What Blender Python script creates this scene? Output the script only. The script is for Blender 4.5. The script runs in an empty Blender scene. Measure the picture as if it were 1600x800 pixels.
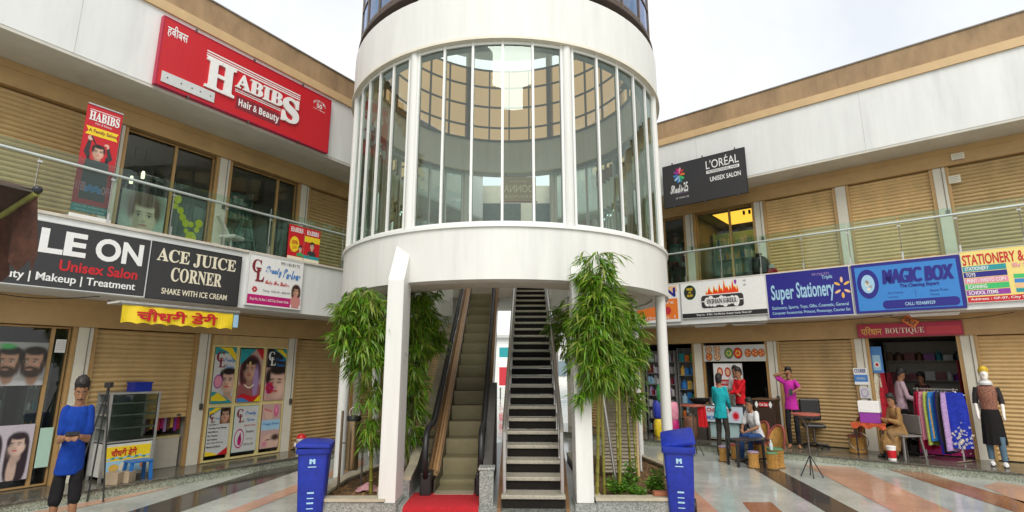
import bpy, math, random
from mathutils import Vector, Matrix, noise
random.seed(7)
R = math.radians
sc = bpy.context.scene
COL = sc.collection
# ---------------------------------------------------------------- camera, sky, sun, exposure
CAM_H, PITCH, FPX = 1.85, R(11.7), 845.0
cd = bpy.data.cameras.new('camera'); cam = bpy.data.objects.new('camera', cd); COL.objects.link(cam)
cam.location = (0, 0, CAM_H); cam.rotation_euler = (R(90) + PITCH, 0, 0)
cd.sensor_width = 36; cd.lens = FPX / 1600 * 36; cd.clip_start = .05; cd.clip_end = 2000
sc.camera = cam
SUN_EL, SUN_AZ = R(46), R(175)          # a veiled sun high behind the camera
wd = bpy.data.worlds.new('World'); sc.world = wd; wd.use_nodes = True
nt = wd.node_tree; bg = nt.nodes['Background']
sky = nt.nodes.new('ShaderNodeTexSky'); sky.sky_type = 'NISHITA'; sky.sun_disc = False
sky.sun_elevation = SUN_EL; sky.sun_rotation = SUN_AZ; sky.air_density = 1.2; sky.dust_density = 2.0
tc = nt.nodes.new('ShaderNodeTexCoord'); cn = nt.nodes.new('ShaderNodeTexNoise')
cn.inputs['Scale'].default_value = 2.6; cn.inputs['Detail'].default_value = 5; cn.inputs['Roughness'].default_value = .55
cr = nt.nodes.new('ShaderNodeValToRGB'); cr.color_ramp.elements[0].position = .32; cr.color_ramp.elements[1].position = .62
cr.color_ramp.elements[0].color = (.70, .70, .70, 1); cr.color_ramp.elements[1].color = (.97, .97, .97, 1)
mx = nt.nodes.new('ShaderNodeMixRGB'); mx.inputs['Color2'].default_value = (5.7, 5.75, 5.72, 1)   # the cloud deck
nt.links.new(tc.outputs['Generated'], cn.inputs['Vector']); nt.links.new(cn.outputs['Fac'], cr.inputs['Fac'])
nt.links.new(cr.outputs['Color'], mx.inputs['Fac']); nt.links.new(sky.outputs['Color'], mx.inputs['Color1'])
nt.links.new(mx.outputs['Color'], bg.inputs['Color']); bg.inputs['Strength'].default_value = .12
sl = bpy.data.lights.new('sun', 'SUN'); sun = bpy.data.objects.new('sun', sl); COL.objects.link(sun)
sl.energy = 1.5; sl.angle = R(38); sl.color = (1, .96, .9)
sd = Vector((math.sin(SUN_AZ) * math.cos(SUN_EL), math.cos(SUN_AZ) * math.cos(SUN_EL), math.sin(SUN_EL)))
sun.rotation_euler = (-sd).to_track_quat('-Z', 'Y').to_euler()
sc.view_settings.view_transform = 'Standard'; sc.view_settings.look = 'None'
sc.view_settings.exposure = .71; sc.view_settings.gamma = 1
sc.cycles.max_bounces = 10; sc.cycles.transparent_max_bounces = 24; sc.cycles.transmission_bounces = 8
sc.cycles.caustics_reflective = False; sc.cycles.caustics_refractive = False

# ---------------------------------------------------------------- geometry helpers
def ray(x, y):
    u = x - 800; w = 400 - y; c, s = math.cos(PITCH), math.sin(PITCH)
    return Vector((u, FPX * c - w * s, FPX * s + w * c))
def gnd(x, y, h=0.0):                       # a surveyed point of the photograph on the level h
    d = ray(x, y); s = (h - CAM_H) / d.z
    return Vector((d.x * s, d.y * s, h))
class Frame:                                # a wall's own axes: u along it, v out of it towards the plaza, z up
    def __init__(self, az, d):
        a = R(az); self.t = Vector((math.sin(a), math.cos(a), 0)); self.n = Vector((math.cos(a), -math.sin(a), 0))
        self.d = d; self.rz = math.atan2(self.t.y, self.t.x)
    def p(self, u, v, z=0): return self.t * u + self.n * (self.d + v) + Vector((0, 0, z))
    def px(self, x, y, v=0):
        D = ray(x, y); s = (self.d + v) / self.n.dot(D); q = D * s
        return self.t.dot(q), q.z + CAM_H
WL = Frame(31.68, -10.25)
WR = Frame(130.34, 0); WR.n = Vector((-.6474, -.7622, 0)); WR.d = -13.97
WR.n.normalize(); WR.t = Vector((-WR.n.y, WR.n.x, 0)); WR.t = Vector((.7622, -.6474, 0)).normalized(); WR.rz = math.atan2(WR.t.y, WR.t.x)

class MB:
    def __init__(s, T=None): s.v = []; s.f = []; s.mi = []; s.m = 0; s.T = T or Matrix()
    def add(s, vs, fs):
        b = len(s.v); s.v += [tuple(s.T @ Vector(q)) for q in vs]
        for f in fs: s.f.append([b + i for i in f]); s.mi.append(s.m)
        return s
    def box(s, x0, y0, z0, x1, y1, z1):
        x0, x1 = min(x0, x1), max(x0, x1); y0, y1 = min(y0, y1), max(y0, y1); z0, z1 = min(z0, z1), max(z0, z1)
        return s.add([(x0,y0,z0),(x1,y0,z0),(x1,y1,z0),(x0,y1,z0),(x0,y0,z1),(x1,y0,z1),(x1,y1,z1),(x0,y1,z1)],
                     [(0,3,2,1),(4,5,6,7),(0,1,5,4),(1,2,6,5),(2,3,7,6),(3,0,4,7)])
    def bar(s, a, b, w, h=None, up=(0, 0, 1)):   # rectangular bar from a to b
        a, b = Vector(a), Vector(b); h = h or w; d = (b - a).normalized(); u = Vector(up)
        if abs(d.dot(u)) > .98: u = Vector((0, 1, 0))
        x = d.cross(u).normalized() * w / 2; y = x.cross(d).normalized() * h / 2
        vs = [a-x-y, a+x-y, a+x+y, a-x+y, b-x-y, b+x-y, b+x+y, b-x+y]
        return s.add(vs, [(0,3,2,1),(4,5,6,7),(0,1,5,4),(1,2,6,5),(2,3,7,6),(3,0,4,7)])
    def quad(s, *p): return s.add(p, [tuple(range(len(p)))])
    def poly(s, pts, y=0.0): return s.add([(x, y, z) for x, z in pts], [tuple(range(len(pts)))])
    def prism(s, pts, y0, y1):               # outline in x,z swept along y
        n = len(pts); vs = [(x, y0, z) for x, z in pts] + [(x, y1, z) for x, z in pts]
        return s.add(vs, [tuple(range(n)), tuple(range(2*n-1, n-1, -1))] + [(j, i, i+n, j+n) for i in range(n) for j in [(i+1) % n]])
    def tube(s, pts, r, n=10, cap=True, close=False):
        pts = [Vector(p) for p in pts]; k = len(pts); rs = r if isinstance(r, (list, tuple)) else [r] * k
        vs = []; ref = None
        for i, p in enumerate(pts):
            d = (pts[(i+1) % k] - pts[i-1]) if (close or 0 < i < k-1) else (pts[1]-pts[0] if i == 0 else pts[-1]-pts[-2])
            d.normalize()
            if ref is None:
                ref = Vector((0, 0, 1)) if abs(d.z) < .9 else Vector((1, 0, 0))
            x = d.cross(ref).normalized(); y = x.cross(d).normalized(); ref = y
            vs += [p + x * (rs[i] * math.cos(2*math.pi*j/n)) + y * (rs[i] * math.sin(2*math.pi*j/n)) for j in range(n)]
        fs = []
        for i in range(k if close else k-1):
            a, b = i*n, ((i+1) % k)*n
            fs += [(a+j, a+(j+1) % n, b+(j+1) % n, b+j) for j in range(n)]
        if cap and not close: fs += [tuple(range(n-1, -1, -1)), tuple((k-1)*n+j for j in range(n))]
        return s.add(vs, fs)
    def lathe(s, prof, c=(0, 0, 0), n=20, a0=0, a1=360, cap=True):
        c = Vector(c); full = abs(a1-a0) >= 359.9; m = n if full else n+1; vs = []
        for r, z in prof:
            for j in range(m):
                a = R(a0 + (a1-a0)*j/n); vs.append(c + Vector((r*math.cos(a), r*math.sin(a), z)))
        fs = []
        for i in range(len(prof)-1):
            for j in range(n):
                q = (j+1) % m; fs.append((i*m+j, i*m+q, (i+1)*m+q, (i+1)*m+j))
        if cap and full:
            if prof[0][0] > 1e-4: fs.append(tuple(range(m-1, -1, -1)))
            if prof[-1][0] > 1e-4: fs.append(tuple((len(prof)-1)*m+j for j in range(m)))
        return s.add(vs, fs)
    def ball(s, c, r, n=12, k=8):
        rx, ry, rz = r if isinstance(r, (list, tuple)) else (r, r, r); c = Vector(c)
        vs = [c + Vector((0, 0, -rz))]
        for i in range(1, k):
            a = -math.pi/2 + math.pi*i/k
            vs += [c + Vector((rx*math.cos(a)*math.cos(2*math.pi*j/n), ry*math.cos(a)*math.sin(2*math.pi*j/n), rz*math.sin(a))) for j in range(n)]
        vs.append(c + Vector((0, 0, rz))); fs = []
        for j in range(n): fs.append((0, 1+(j+1) % n, 1+j))
        for i in range(k-2):
            for j in range(n): fs.append((1+i*n+j, 1+i*n+(j+1) % n, 1+(i+1)*n+(j+1) % n, 1+(i+1)*n+j))
        b = 1+(k-2)*n
        for j in range(n): fs.append((b+j, b+(j+1) % n, len(vs)-1))
        return s.add(vs, fs)
    def loft(s, rings, cap=True):
        n = len(rings[0]); vs = [q for r in rings for q in r]; fs = []
        for i in range(len(rings)-1):
            fs += [(i*n+j, i*n+(j+1) % n, (i+1)*n+(j+1) % n, (i+1)*n+j) for j in range(n)]
        if cap: fs += [tuple(range(n-1, -1, -1)), tuple((len(rings)-1)*n+j for j in range(n))]
        return s.add(vs, fs)
    def build(s, name, mats, parent=None, smooth=False, bevel=0):
        me = bpy.data.meshes.new(name); me.from_pydata(s.v, [], s.f)
        for m in (mats if isinstance(mats, (list, tuple)) else [mats]): me.materials.append(m)
        if any(s.mi): me.polygons.foreach_set('material_index', s.mi)
        if smooth:
            me.polygons.foreach_set('use_smooth', [True]*len(s.f))
            try: me.set_sharp_from_angle(angle=R(40))
            except Exception: pass
        me.update()
        o = bpy.data.objects.new(name, me); COL.objects.link(o)
        if parent is not None: o.parent = parent
        if bevel:
            b = o.modifiers.new('bevel', 'BEVEL'); b.width = bevel; b.segments = 2; b.limit_method = 'ANGLE'
        return o

def thing(name, label, cat, loc=(0, 0, 0), rz=0.0, group=None):
    o = bpy.data.objects.new(name, None); COL.objects.link(o); o.empty_display_size = .1
    o.location = loc; o.rotation_euler = (0, 0, rz); o['label'] = label; o['category'] = cat
    if group: o['group'] = group
    return o
def tag(o, label, cat, group=None):
    o['label'] = label; o['category'] = cat
    if group: o['group'] = group
    return o
def struct(o): o['kind'] = 'structure'; return o
def dup(root, loc, rz, label, group=None):
    r = root.copy(); COL.objects.link(r); r.location = loc; r.rotation_euler = (0, 0, rz); r['label'] = label
    if group: r['group'] = group
    for ch in list(root.children):
        c = ch.copy(); COL.objects.link(c); c.parent = r
        for g in list(ch.children):
            d = g.copy(); COL.objects.link(d); d.parent = c
    return r

# ---------------------------------------------------------------- materials
MATS = {}
def mat(name, col, rough=.6, metal=0.0, var=.12, scale=6.0, bump=0.0, bscale=60.0, spec=.5, stain=0.0, coat=0.0, stretch=None, objvar=0.0):
    if name in MATS: return MATS[name]
    m = bpy.data.materials.new(name); m.use_nodes = True; t = m.node_tree; b = t.nodes['Principled BSDF']
    b.inputs['Roughness'].default_value = rough; b.inputs['Metallic'].default_value = metal
    b.inputs['Specular IOR Level'].default_value = spec; b.inputs['Coat Weight'].default_value = coat
    c4 = (*col, 1)
    co = t.nodes.new('ShaderNodeTexCoord'); src = co.outputs['Object']
    if stretch:
        mp = t.nodes.new('ShaderNodeMapping'); mp.inputs['Scale'].default_value = stretch
        t.links.new(src, mp.inputs['Vector']); src = mp.outputs['Vector']
    if var:
        n = t.nodes.new('ShaderNodeTexNoise'); n.inputs['Scale'].default_value = scale; n.inputs['Detail'].default_value = 6
        n.inputs['Roughness'].default_value = .65; t.links.new(src, n.inputs['Vector'])
        r = t.nodes.new('ShaderNodeValToRGB'); e = r.color_ramp.elements
        e[0].position = .3; e[1].position = .72
        e[0].color = (*[max(0, c*(1-var)) for c in col], 1); e[1].color = (*[min(1, c*(1+var*.7)) for c in col], 1)
        t.links.new(n.outputs['Fac'], r.inputs['Fac']); out = r.outputs['Color']
        if stain:
            n2 = t.nodes.new('ShaderNodeTexNoise'); n2.inputs['Scale'].default_value = scale*.35; n2.inputs['Detail'].default_value = 9
            n2.inputs['Roughness'].default_value = .7; t.links.new(src, n2.inputs['Vector'])
            r2 = t.nodes.new('ShaderNodeValToRGB'); r2.color_ramp.elements[0].position = .52; r2.color_ramp.elements[1].position = .70
            r2.color_ramp.elements[0].color = (0,0,0,1); r2.color_ramp.elements[1].color = (stain, stain, stain, 1)
            t.links.new(n2.outputs['Fac'], r2.inputs['Fac'])
            mm = t.nodes.new('ShaderNodeMixRGB'); mm.inputs['Color2'].default_value = (*[c*.45 for c in col], 1)
            t.links.new(r2.outputs['Color'], mm.inputs['Fac']); t.links.new(out, mm.inputs['Color1']); out = mm.outputs['Color']
        if objvar:
            oi = t.nodes.new('ShaderNodeObjectInfo'); mr = t.nodes.new('ShaderNodeMapRange'); mr.inputs['To Min'].default_value = 1-objvar; mr.inputs['To Max'].default_value = 1+objvar*.6
            mu = t.nodes.new('ShaderNodeMixRGB'); mu.blend_type = 'MULTIPLY'; mu.inputs['Fac'].default_value = 1
            t.links.new(oi.outputs['Random'], mr.inputs['Value']); t.links.new(out, mu.inputs['Color1']); t.links.new(mr.outputs['Result'], mu.inputs['Color2']); out = mu.outputs['Color']
        t.links.new(out, b.inputs['Base Color'])
    else: b.inputs['Base Color'].default_value = c4
    if bump:
        n3 = t.nodes.new('ShaderNodeTexNoise'); n3.inputs['Scale'].default_value = bscale; n3.inputs['Detail'].default_value = 4
        t.links.new(src, n3.inputs['Vector']); bp = t.nodes.new('ShaderNodeBump'); bp.inputs['Strength'].default_value = bump
        bp.inputs['Distance'].default_value = .02
        t.links.new(n3.outputs['Fac'], bp.inputs['Height']); t.links.new(bp.outputs['Normal'], b.inputs['Normal'])
    MATS[name] = m; return m
def granite(name, cols, rough=.35, scale=55, wet=0.0, big=.18):
    m = bpy.data.materials.new(name); m.use_nodes = True; t = m.node_tree; b = t.nodes['Principled BSDF']
    co = t.nodes.new('ShaderNodeTexCoord'); v = t.nodes.new('ShaderNodeTexVoronoi'); v.inputs['Scale'].default_value = scale
    sp = t.nodes.new('ShaderNodeSeparateColor'); r = t.nodes.new('ShaderNodeValToRGB'); r.color_ramp.interpolation = 'CONSTANT'
    e = r.color_ramp.elements; e[0].color = (*cols[0], 1); e[1].color = (*cols[1], 1); e[1].position = .3
    for i, c in enumerate(cols[2:]):
        q = e.new(.6 + .25*i); q.color = (*c, 1)
    t.links.new(co.outputs['Object'], v.inputs['Vector']); t.links.new(v.outputs['Color'], sp.inputs['Color'])
    t.links.new(sp.outputs['Red'], r.inputs['Fac'])
    n = t.nodes.new('ShaderNodeTexNoise'); n.inputs['Scale'].default_value = 1.1; n.inputs['Detail'].default_value = 8; n.inputs['Roughness'].default_value = .7
    t.links.new(co.outputs['Object'], n.inputs['Vector'])
    mp = t.nodes.new('ShaderNodeMapRange'); mp.inputs['From Min'].default_value = .3; mp.inputs['From Max'].default_value = .7
    mp.inputs['To Min'].default_value = 1-big; mp.inputs['To Max'].default_value = 1+big
    t.links.new(n.outputs['Fac'], mp.inputs['Value'])
    mu = t.nodes.new('ShaderNodeMixRGB'); mu.blend_type = 'MULTIPLY'; mu.inputs['Fac'].default_value = 1
    t.links.new(r.outputs['Color'], mu.inputs['Color1']); t.links.new(mp.outputs['Result'], mu.inputs['Color2'])
    t.links.new(mu.outputs['Color'], b.inputs['Base Color'])
    m2 = t.nodes.new('ShaderNodeMapRange'); m2.inputs['From Min'].default_value = .35; m2.inputs['From Max'].default_value = .65
    m2.inputs['To Min'].default_value = max(.05, rough-wet); m2.inputs['To Max'].default_value = rough
    n4 = t.nodes.new('ShaderNodeTexNoise'); n4.inputs['Scale'].default_value = .8; n4.inputs['Detail'].default_value = 6
    t.links.new(co.outputs['Object'], n4.inputs['Vector']); t.links.new(n4.outputs['Fac'], m2.inputs['Value'])
    t.links.new(m2.outputs['Result'], b.inputs['Roughness'])
    MATS[name] = m; return m
def glass(name, tint, refl=(1, 1, 1), ior=1.5, rough=.01, extra=0.0, coated=False):
    m = bpy.data.materials.new(name); m.use_nodes = True; t = m.node_tree; t.nodes.clear()
    o = t.nodes.new('ShaderNodeOutputMaterial'); tr = t.nodes.new('ShaderNodeBsdfTransparent'); gl = t.nodes.new('ShaderNodeBsdfGlossy')
    tr.inputs['Color'].default_value = (*tint, 1); gl.inputs['Color'].default_value = (*refl, 1); gl.inputs['Roughness'].default_value = rough
    fr = t.nodes.new('ShaderNodeFresnel'); fr.inputs['IOR'].default_value = ior; mi = t.nodes.new('ShaderNodeMixShader')
    ad = t.nodes.new('ShaderNodeMath'); ad.operation = 'ADD'; ad.use_clamp = True; ad.inputs[1].default_value = extra
    geo = t.nodes.new('ShaderNodeNewGeometry'); inv = t.nodes.new('ShaderNodeMixRGB')   # same pane seen from either side
    bi = t.nodes.new('ShaderNodeVectorMath'); bi.operation = 'SCALE'
    t.links.new(fr.outputs['Fac'], ad.inputs[0]); t.links.new(ad.outputs['Value'], mi.inputs['Fac'])
    nz = t.nodes.new('ShaderNodeTexNoise'); nz.inputs['Scale'].default_value = .9; tco = t.nodes.new('ShaderNodeTexCoord')
    t.links.new(tco.outputs['Object'], nz.inputs['Vector'])
    bp = t.nodes.new('ShaderNodeBump'); bp.inputs['Strength'].default_value = .04; bp.inputs['Distance'].default_value = .2
    t.links.new(nz.outputs['Fac'], bp.inputs['Height']); t.links.new(bp.outputs['Normal'], gl.inputs['Normal'])
    for q in (inv, bi): t.nodes.remove(q)
    if coated:                                          # the mirror coating sits on the outer face only
        sb = t.nodes.new('ShaderNodeMath'); sb.operation = 'MULTIPLY_ADD'; sb.inputs[1].default_value = -.94; sb.inputs[2].default_value = 1
        ml = t.nodes.new('ShaderNodeMath'); ml.operation = 'MULTIPLY'
        t.links.new(geo.outputs['Backfacing'], sb.inputs[0]); t.links.new(ad.outputs['Value'], ml.inputs[0]); t.links.new(sb.outputs['Value'], ml.inputs[1]); t.links.new(ml.outputs['Value'], mi.inputs['Fac'])
    else: t.nodes.remove(geo)
    t.links.new(tr.outputs['BSDF'], mi.inputs[1]); t.links.new(gl.outputs['BSDF'], mi.inputs[2]); t.links.new(mi.outputs['Shader'], o.inputs['Surface'])
    MATS[name] = m; return m
def emit(name, col, st):
    m = bpy.data.materials.new(name); m.use_nodes = True; b = m.node_tree.nodes['Principled BSDF']
    b.inputs['Base Color'].default_value = (*col, 1); b.inputs['Emission Color'].default_value = (*col, 1); b.inputs['Emission Strength'].default_value = st
    MATS[name] = m; return m
def flat(name, col, rough=.45): return mat('print_' + name, col, rough, var=.06, scale=14)

white = mat('white_paint', (.70, .70, .665), .55, var=.07, scale=5.5, bump=.05, stain=.22, stretch=(1, 1, .10))
fasciaw = mat('white_fascia_paint', (.74, .755, .735), .5, var=.07, scale=4.0, bump=.04, stain=.22, stretch=(1, 1, .14))
cream = mat('cream_plaster', (.70, .66, .55), .6, var=.08, scale=3, bump=.05, stain=.2)
tan = mat('tan_paint', (.49, .31, .13), .55, var=.12, scale=2.5, bump=.05, stain=.35)
tan2 = mat('light_tan_trim', (.60, .42, .22), .5, var=.10, scale=3, bump=.04)
parap = mat('weathered_tan_parapet', (.36, .24, .13), .8, var=.28, scale=3.0, bump=.1, stain=.6, stretch=(1, 1, .35))
shut = mat('shutter_metal', (.63, .435, .20), .42, var=.14, scale=3, metal=.12, stain=.45, objvar=.22, stretch=(1, 1, .4), bump=.06, bscale=5)
guide = mat('shutter_guide', (.50, .31, .125), .4, var=.1, scale=8, metal=.2)
soff = mat('soffit_plaster', (.62, .60, .53), .7, var=.10, scale=2, stain=.45)
floorm = granite('floor_terrazzo', [(.41,.43,.39),(.46,.475,.43),(.36,.385,.355),(.49,.505,.465)], .22, 95, .18, big=.28)
fpink = granite('floor_salmon', [(.52,.30,.205),(.56,.335,.235),(.47,.265,.18)], .26, 95, .18, big=.25)
fdark = granite('floor_dark', [(.055,.045,.038),(.075,.06,.052),(.045,.038,.033)], .20, 95, .14)
fbrown = granite('floor_rust', [(.30,.13,.06),(.34,.155,.075),(.26,.11,.05)], .26, 95, .16)
kerbm = granite('kerb_granite', [(.25,.275,.205),(.36,.385,.30),(.17,.19,.145),(.43,.44,.37)], .4, 70)
walkm = granite('walkway_granite', [(.10,.095,.075),(.15,.14,.11),(.075,.07,.055)], .22, 40, .14)
greyg = granite('grey_granite', [(.24,.25,.23),(.32,.33,.30),(.16,.17,.155),(.38,.39,.36)], .35, 85)
capm = mat('sandstone_cap', (.46, .41, .30), .55, var=.18, scale=9, bump=.06)
steel = mat('steel', (.55, .54, .52), .28, metal=.9, var=.08, scale=20)
dsteel = mat('dark_steel', (.18, .16, .14), .35, metal=.8, var=.1, scale=20)
bronze = mat('bronze_cladding', (.30, .17, .085), .32, metal=.55, var=.10, scale=10)
black = mat('black_plastic', (.015, .015, .016), .4, var=.1, scale=30)
rubber = mat('black_rubber', (.012, .012, .013), .45, var=.1, scale=30)
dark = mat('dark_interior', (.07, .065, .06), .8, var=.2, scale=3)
roomw = mat('interior_wall', (.34, .32, .28), .7, var=.12, scale=2)
pane = glass('shop_glass', (.80, .90, .85), ior=1.55)
rail_gl = glass('rail_glass', (.85, .95, .90), ior=1.4)
tower_gl = glass('tower_glass', (.83, .955, .88), refl=(.85, 1, .93), ior=1.5, extra=.06)
bronze_gl = glass('bronze_glass', (.54, .32, .155), refl=(.42, .66, 1.0), ior=1.9, extra=.18, coated=True)
alu = mat('white_aluminium', (.76, .77, .74), .35, var=.04, scale=8)
bmul = mat('bronze_mullion', (.12, .08, .055), .4, var=.1, metal=.3)
yellowf = mat('pale_yellow_frame', (.72, .60, .27), .45, var=.08, scale=6)
# ---------------------------------------------------------------- ground
struct(MB().box(-70, -60, -.3, 70, 80, 0).build('plaza_floor', floorm))
def band(a0, a1, b0, b1, m, ext0=0.0, ext1=0.0, lift=.004):      # a strip between two surveyed edges
    A0, A1, B0, B1 = [gnd(*q) for q in (a0, a1, b0, b1)]
    dA, dB = (A1-A0).normalized(), (B1-B0).normalized()
    q = [A0-dA*ext0, B0-dB*ext0, B1+dB*ext1, A1+dA*ext1]
    n = (q[1]-q[0]).cross(q[2]-q[0])
    if n.z < 0: q.reverse()
    b = MB(); b.quad(*[(p.x, p.y, lift) for p in q]); struct(b.build('paving_band', m))
band((201,800), (404,736), (282,800), (467,735), fdark, 3, 4)
band((49,800), (227,768), (97,800), (162,786), fpink, 1, .5)
band((352,800), (464,757), (385,800), (464,769), fpink, 3, 3)
band((520,800), (560,770), (620,800), (600,775), fpink, 3, 0)
band((1220,736), (1330,794), (1180,734), (1290,800), fdark, 3.2, 5, .005)
band((1255,726), (1397,800), (1334,730), (1476,794), fpink, 0, 5)
band((1360,724), (1585,800), (1397,724), (1600,784), fbrown, 0, 5)
band((1536,760), (1600,787), (1560,753), (1640,765), fpink, 0, 4)
band((1080,762), (1122,800), (1040,760), (1040,800), fpink, 0, 3)
band((1160,785), (1172,800), (1205,785), (1222,800), fbrown, 0, 3)
for o, e, w in ((WL, .80, 'l'), (WR, 1.30, 'r')):
    u0, u1 = (-6, 13.3) if w == 'l' else (-10.2, 9)
    T = Matrix.Translation(o.p(0, 0)) @ Matrix.Rotation(o.rz, 4, 'Z')
    b = MB(T); b.box(u0, -e, 0, u1, 3.2, .118); struct(b.build('walkway_kerb', kerbm))
    b = MB(T); b.box(u0, -e-.025, .122, u1, 3.2, .15); struct(b.build('walkway', walkm, bevel=.006))

# ---------------------------------------------------------------- the two shopping arcades
def shutter(x0, x1, z0, z1, par, y=.06):
    b = MB(); n = int(round((z1-z0-.07)/.078)); p = (z1-z0-.07)/n; pts = [(y-.012, z0), (y-.012, z0+.07)]
    for i in range(n):
        z = z0+.07+i*p
        pts += [(y+.012, z+.006), (y-.004, z+p*.25), (y-.014, z+p*.55), (y-.008, z+p*.86), (y+.008, z+p*.97)]
    vs = [(x0, a, z) for a, z in pts] + [(x1, a, z) for a, z in pts]; k = len(pts)
    b.add(vs, [(i, i+k, i+1+k, i+1) for i in range(k-1)])
    o = b.build('roller_shutter', shut, par)
    MB().box((x0+x1)/2-.07, y-.04, z0+.015, (x0+x1)/2+.07, y-.014, z0+.045).build('handle', dsteel, o)
    for q in (x0+.1, x1-.16): MB().box(q, y-.03, z0+.02, q+.06, y-.0135, z0+.05).build('lock', dsteel, o)
    return o
def pilaster(x, z0, z1, par):
    MB().box(x-.10, -.02, z0, x+.10, .30, z1).build('pilaster', cream, par)
    for s in (-1, 1):
        a, c = x+s*.103, x+s*.165
        g = MB(); g.box(a, -.005, z0, c, .05, z1); g.box(a+s*.018, -.016, z0, a+s*.026, -.0055, z1); g.build('shutter_guide', guide, par)
    if random.random() < .8:
        k = MB(); zc = z0+.95; k.box(x+.02, -.05, zc, x+.075, -.0205, zc+.11).tube([(x+.045, -.03, zc+.11), (x+.045, -.03, z1)], .006, 6); k.build('winch', dsteel, par)
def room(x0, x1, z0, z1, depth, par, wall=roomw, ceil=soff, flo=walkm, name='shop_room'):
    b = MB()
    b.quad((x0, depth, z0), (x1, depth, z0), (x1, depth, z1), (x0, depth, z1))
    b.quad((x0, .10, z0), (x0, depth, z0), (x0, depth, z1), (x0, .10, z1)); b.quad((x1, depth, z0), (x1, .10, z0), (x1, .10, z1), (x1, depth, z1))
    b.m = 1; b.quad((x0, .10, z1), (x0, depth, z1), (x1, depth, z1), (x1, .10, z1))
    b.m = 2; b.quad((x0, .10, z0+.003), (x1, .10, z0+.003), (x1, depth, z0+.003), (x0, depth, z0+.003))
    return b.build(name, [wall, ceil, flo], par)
ZG, ZLI, ZB, ZF, ZU, ZS, ZT, ZP, ZTOP = .15, 2.48, 2.91, 3.97, 5.95, 6.33, 7.74, 7.92, 8.42
def arcade(F, u0, u1, bays, ev, label, opened):
    a = thing('shopping_arcade', label, 'building', F.p(0, 0), F.rz)
    MB().box(u0, -ev, ZB, u1, 3.2, ZF-.05).build('slab_band', fasciaw, a)
    MB().box(u0, -ev-.035, ZF-.047, u1, 3.2, ZF).build('slab_edge', mat('slab_edge_stone', (.60,.56,.48), .5, var=.15, scale=6, stain=.3), a, bevel=.006)
    MB().box(u0, -.07, ZLI, u1, .3, ZB-.003).box(u0, -.085, ZB-.10, u1, -.0705, ZB-.003).build('lintel', tan, a)
    MB().box(u0, -.07, ZU, u1, .3, ZS-.003).box(u0, -.085, ZS-.12, u1, -.0705, ZS-.003).build('lintel', tan, a)
    MB().box(u0, -ev, ZS, u1, 3.2, ZS+.05).build('soffit', soff, a)
    MB().box(u0, -ev-.006, ZS+.052, u1, -ev+.2, ZT).build('upper_fascia', fasciaw, a)
    x = u0+1.0
    while x < u1: MB().box(x, -ev-.0085, ZS+.055, x+.007, -ev-.0062, ZT-.002).build('panel_joint', mat('joint_grey', (.52,.52,.50), .8), a); x += 3.62
    MB().box(u0, -ev-.05, ZT+.002, u1, -ev+.25, ZP).build('trim', tan2, a)
    MB().box(u0, -ev+.02, ZP+.002, u1, -ev+.24, ZTOP).build('parapet', parap, a)
    MB().box(u0, -ev, ZTOP+.002, u1, -ev+.26, ZTOP+.03).build('coping', mat('grey_coping', (.22,.20,.18), .8, var=.25, scale=5, stain=.4), a)
    MB().box(u0, -ev+.25, ZT-.2, u1, 3.2, ZT).build('roof', roomw, a)
    MB().box(u0, 3.2, 0, u1, 3.4, ZT-.21).build('wall', cream, a)
    MB().box(u0-.15, -.02, 0, u0-.002, 3.4, ZT).build('end_wall', cream, a); MB().box(u1+.002, -.02, 0, u1+.15, 3.4, ZT).build('end_wall', cream, a)
    for x in bays:
        pilaster(x, ZG+.002, ZLI-.002, a); pilaster(x, ZF+.002, ZU-.002, a)
    for lv, z0, z1 in (('g', ZG, ZLI), ('u', ZF, ZU)):
        for i in range(len(bays)-1):
            k = opened.get((lv, i)); x0, x1 = bays[i]+.16, bays[i+1]-.16
            if k is None: shutter(x0, x1, z0+.02, z1-.01, a)
            elif k != 'open':
                shutter(x0, x1, k, z1-.01, a)
    return a
BL = [-1.9+.0+1.89*i for i in range(0)] + [3.79+1.89*i for i in range(-3, 6)]
BL = [round(x, 3) for x in BL]                     # -1.88 .01 1.90 3.79 5.68 7.57 9.46 11.35 13.24
BR = [-9.14, -7.34, -5.54, -3.74, -1.94, -.14, 1.66, 3.46, 5.26]
arcL = arcade(WL, -1.9, 13.24, BL, 1.0, 'two storey white and tan arcade of shuttered shops under the red salon signboard',
              {('g', 2): 'open', ('g', 3): 1.0, ('g', 4): 'open', ('u', 3): 'open', ('u', 4): 'open'})
arcR = arcade(WR, -9.5, 7, BR, .86, 'two storey white and tan arcade with restaurant, boutique and stationery signs',
              {('g', 1): 'open', ('g', 2): 'open', ('g', 4): 'open', ('u', 1): 'open', ('u', 2): 'open'})
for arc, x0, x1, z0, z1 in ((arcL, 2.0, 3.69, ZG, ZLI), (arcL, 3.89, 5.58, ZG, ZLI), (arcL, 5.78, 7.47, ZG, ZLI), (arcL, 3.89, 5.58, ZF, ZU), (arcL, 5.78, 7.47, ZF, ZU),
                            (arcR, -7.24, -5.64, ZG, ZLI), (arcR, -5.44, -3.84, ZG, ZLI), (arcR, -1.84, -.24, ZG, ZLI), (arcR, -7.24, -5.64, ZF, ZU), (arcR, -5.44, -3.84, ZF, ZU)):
    room(x0, x1, z0, z1, 2.6, arc, wall=dark if (arc is arcR and z0 == ZG) else roomw, ceil=dark if (arc is arcR and z0 == ZG) else soff)
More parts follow.
